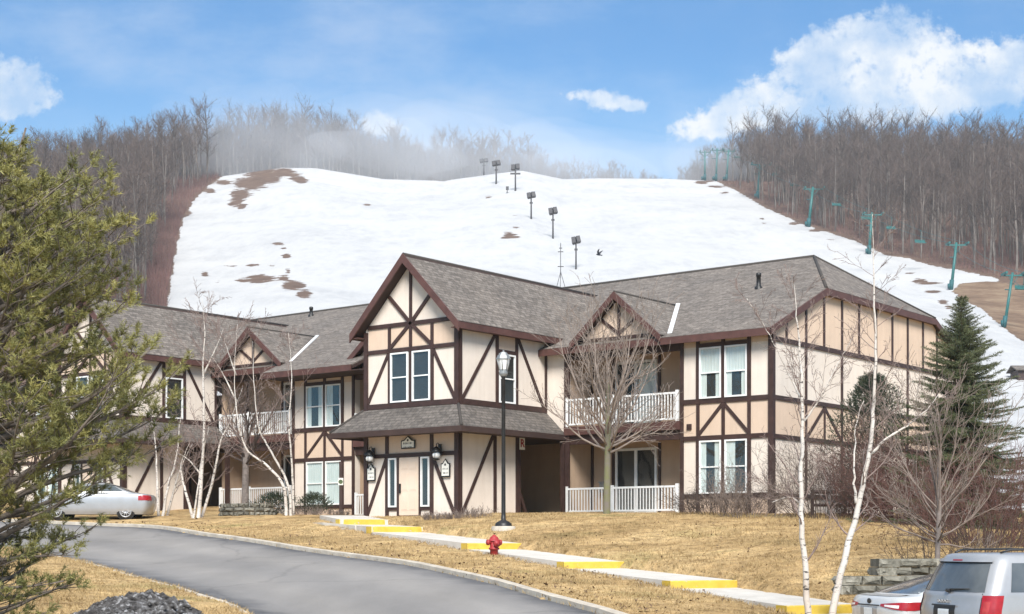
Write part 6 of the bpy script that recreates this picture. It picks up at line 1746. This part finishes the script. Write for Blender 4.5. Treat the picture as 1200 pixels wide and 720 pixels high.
    n = 60000; x = rng.uniform(120, 290, n); d = rng.uniform(150, 575, n); a = (x - HX) / FPX; z = hill_z(a, d); y = HY - FPX * (z - EYE) / d; e = ~inside(snow, x - 1.5, y) & ~inside(snow, x + 1.5, y)
    P.append(np.stack([a * d, d, z, np.ones(n)], 1)[e])
    n = 60000; x = rng.uniform(822, 1230, n); d = rng.uniform(280, 570, n); a = (x - HX) / FPX; z = hill_z(a, d); y = HY - FPX * (z - EYE) / d; e = ~inside(snow, x, y + 1.5) & ~inside(bank, x, y) & (y < 326)
    P.append(np.stack([a * d, d, z, np.ones(n) * .6], 1)[e])
    P = np.vstack(P); n = len(P); h = rng.uniform(.8, 3.2, n) * P[:, 3]; w = .05; az = rng.uniform(0, 6.283, n); le = rng.normal(0, .5, (n, 2))
    A = P[:, :3] - np.stack([w * np.cos(az), w * np.sin(az), 0 * az + .2], 1); Bq = P[:, :3] + np.stack([w * np.cos(az), w * np.sin(az), 0 * az - .2], 1); T = P[:, :3] + np.stack([le[:, 0], le[:, 1], h], 1)
    V = np.stack([A, Bq, T], 1).reshape(-1, 3); np_mesh('undergrowth', V, np.arange(len(V)).reshape(-1, 3), MAT['brush'], kind='stuff')
MAT['brush'] = M('red_brown_brush', (.085, .045, .04), (.20, .105, .09), .06, .95, detail=5)
woods()

# ------------------------------------------------------------------ air
def volume_mat(name, dens, col):
    m = bpy.data.materials.new(name); m.use_nodes = True; nt = m.node_tree; nt.nodes.clear()
    o = nt.nodes.new('ShaderNodeOutputMaterial'); v = nt.nodes.new('ShaderNodeVolumePrincipled'); v.inputs['Density'].default_value = dens; v.inputs['Color'].default_value = (*col, 1); v.inputs['Anisotropy'].default_value = .2
    nt.links.new(v.outputs[0], o.inputs['Volume']); return m
if HAZE:
    m = MB(); m.box(-900, 900, -60, 800, -3, 220); m.build('haze', volume_mat('haze_air', HAZE, (.95, .97, 1.0)), kind='stuff')
def mist(px, py, d, rx, ry, rz, dens, seed):
    """bank of low cloud lying on the crest: a lumpy closed body"""
    bm = bmesh.new(); bmesh.ops.create_icosphere(bm, subdivisions=4, radius=1); rg = random.Random(seed); ph = [rg.uniform(0, 6) for _ in range(6)]
    for v in bm.verts:
        p = v.co; k = 1 + .10 * math.sin(p.x * 5 + ph[0]) + .10 * math.sin(p.y * 4 + p.z * 5 + ph[1]) + .07 * math.sin(p.x * 11 + p.z * 7 + ph[2])
        v.co = Vector((p.x * rx * k, p.y * ry * k, p.z * rz * k))
    me = bpy.data.meshes.new('mist'); bm.to_mesh(me); bm.free(); me.materials.append(volume_mat('mist_air', dens, (.97, .98, 1.0)))
    o = bpy.data.objects.new('mist', me); o.location = at(px, py, d); link(o); tag(o, kind='stuff')
for a in MISTS: mist(*a)
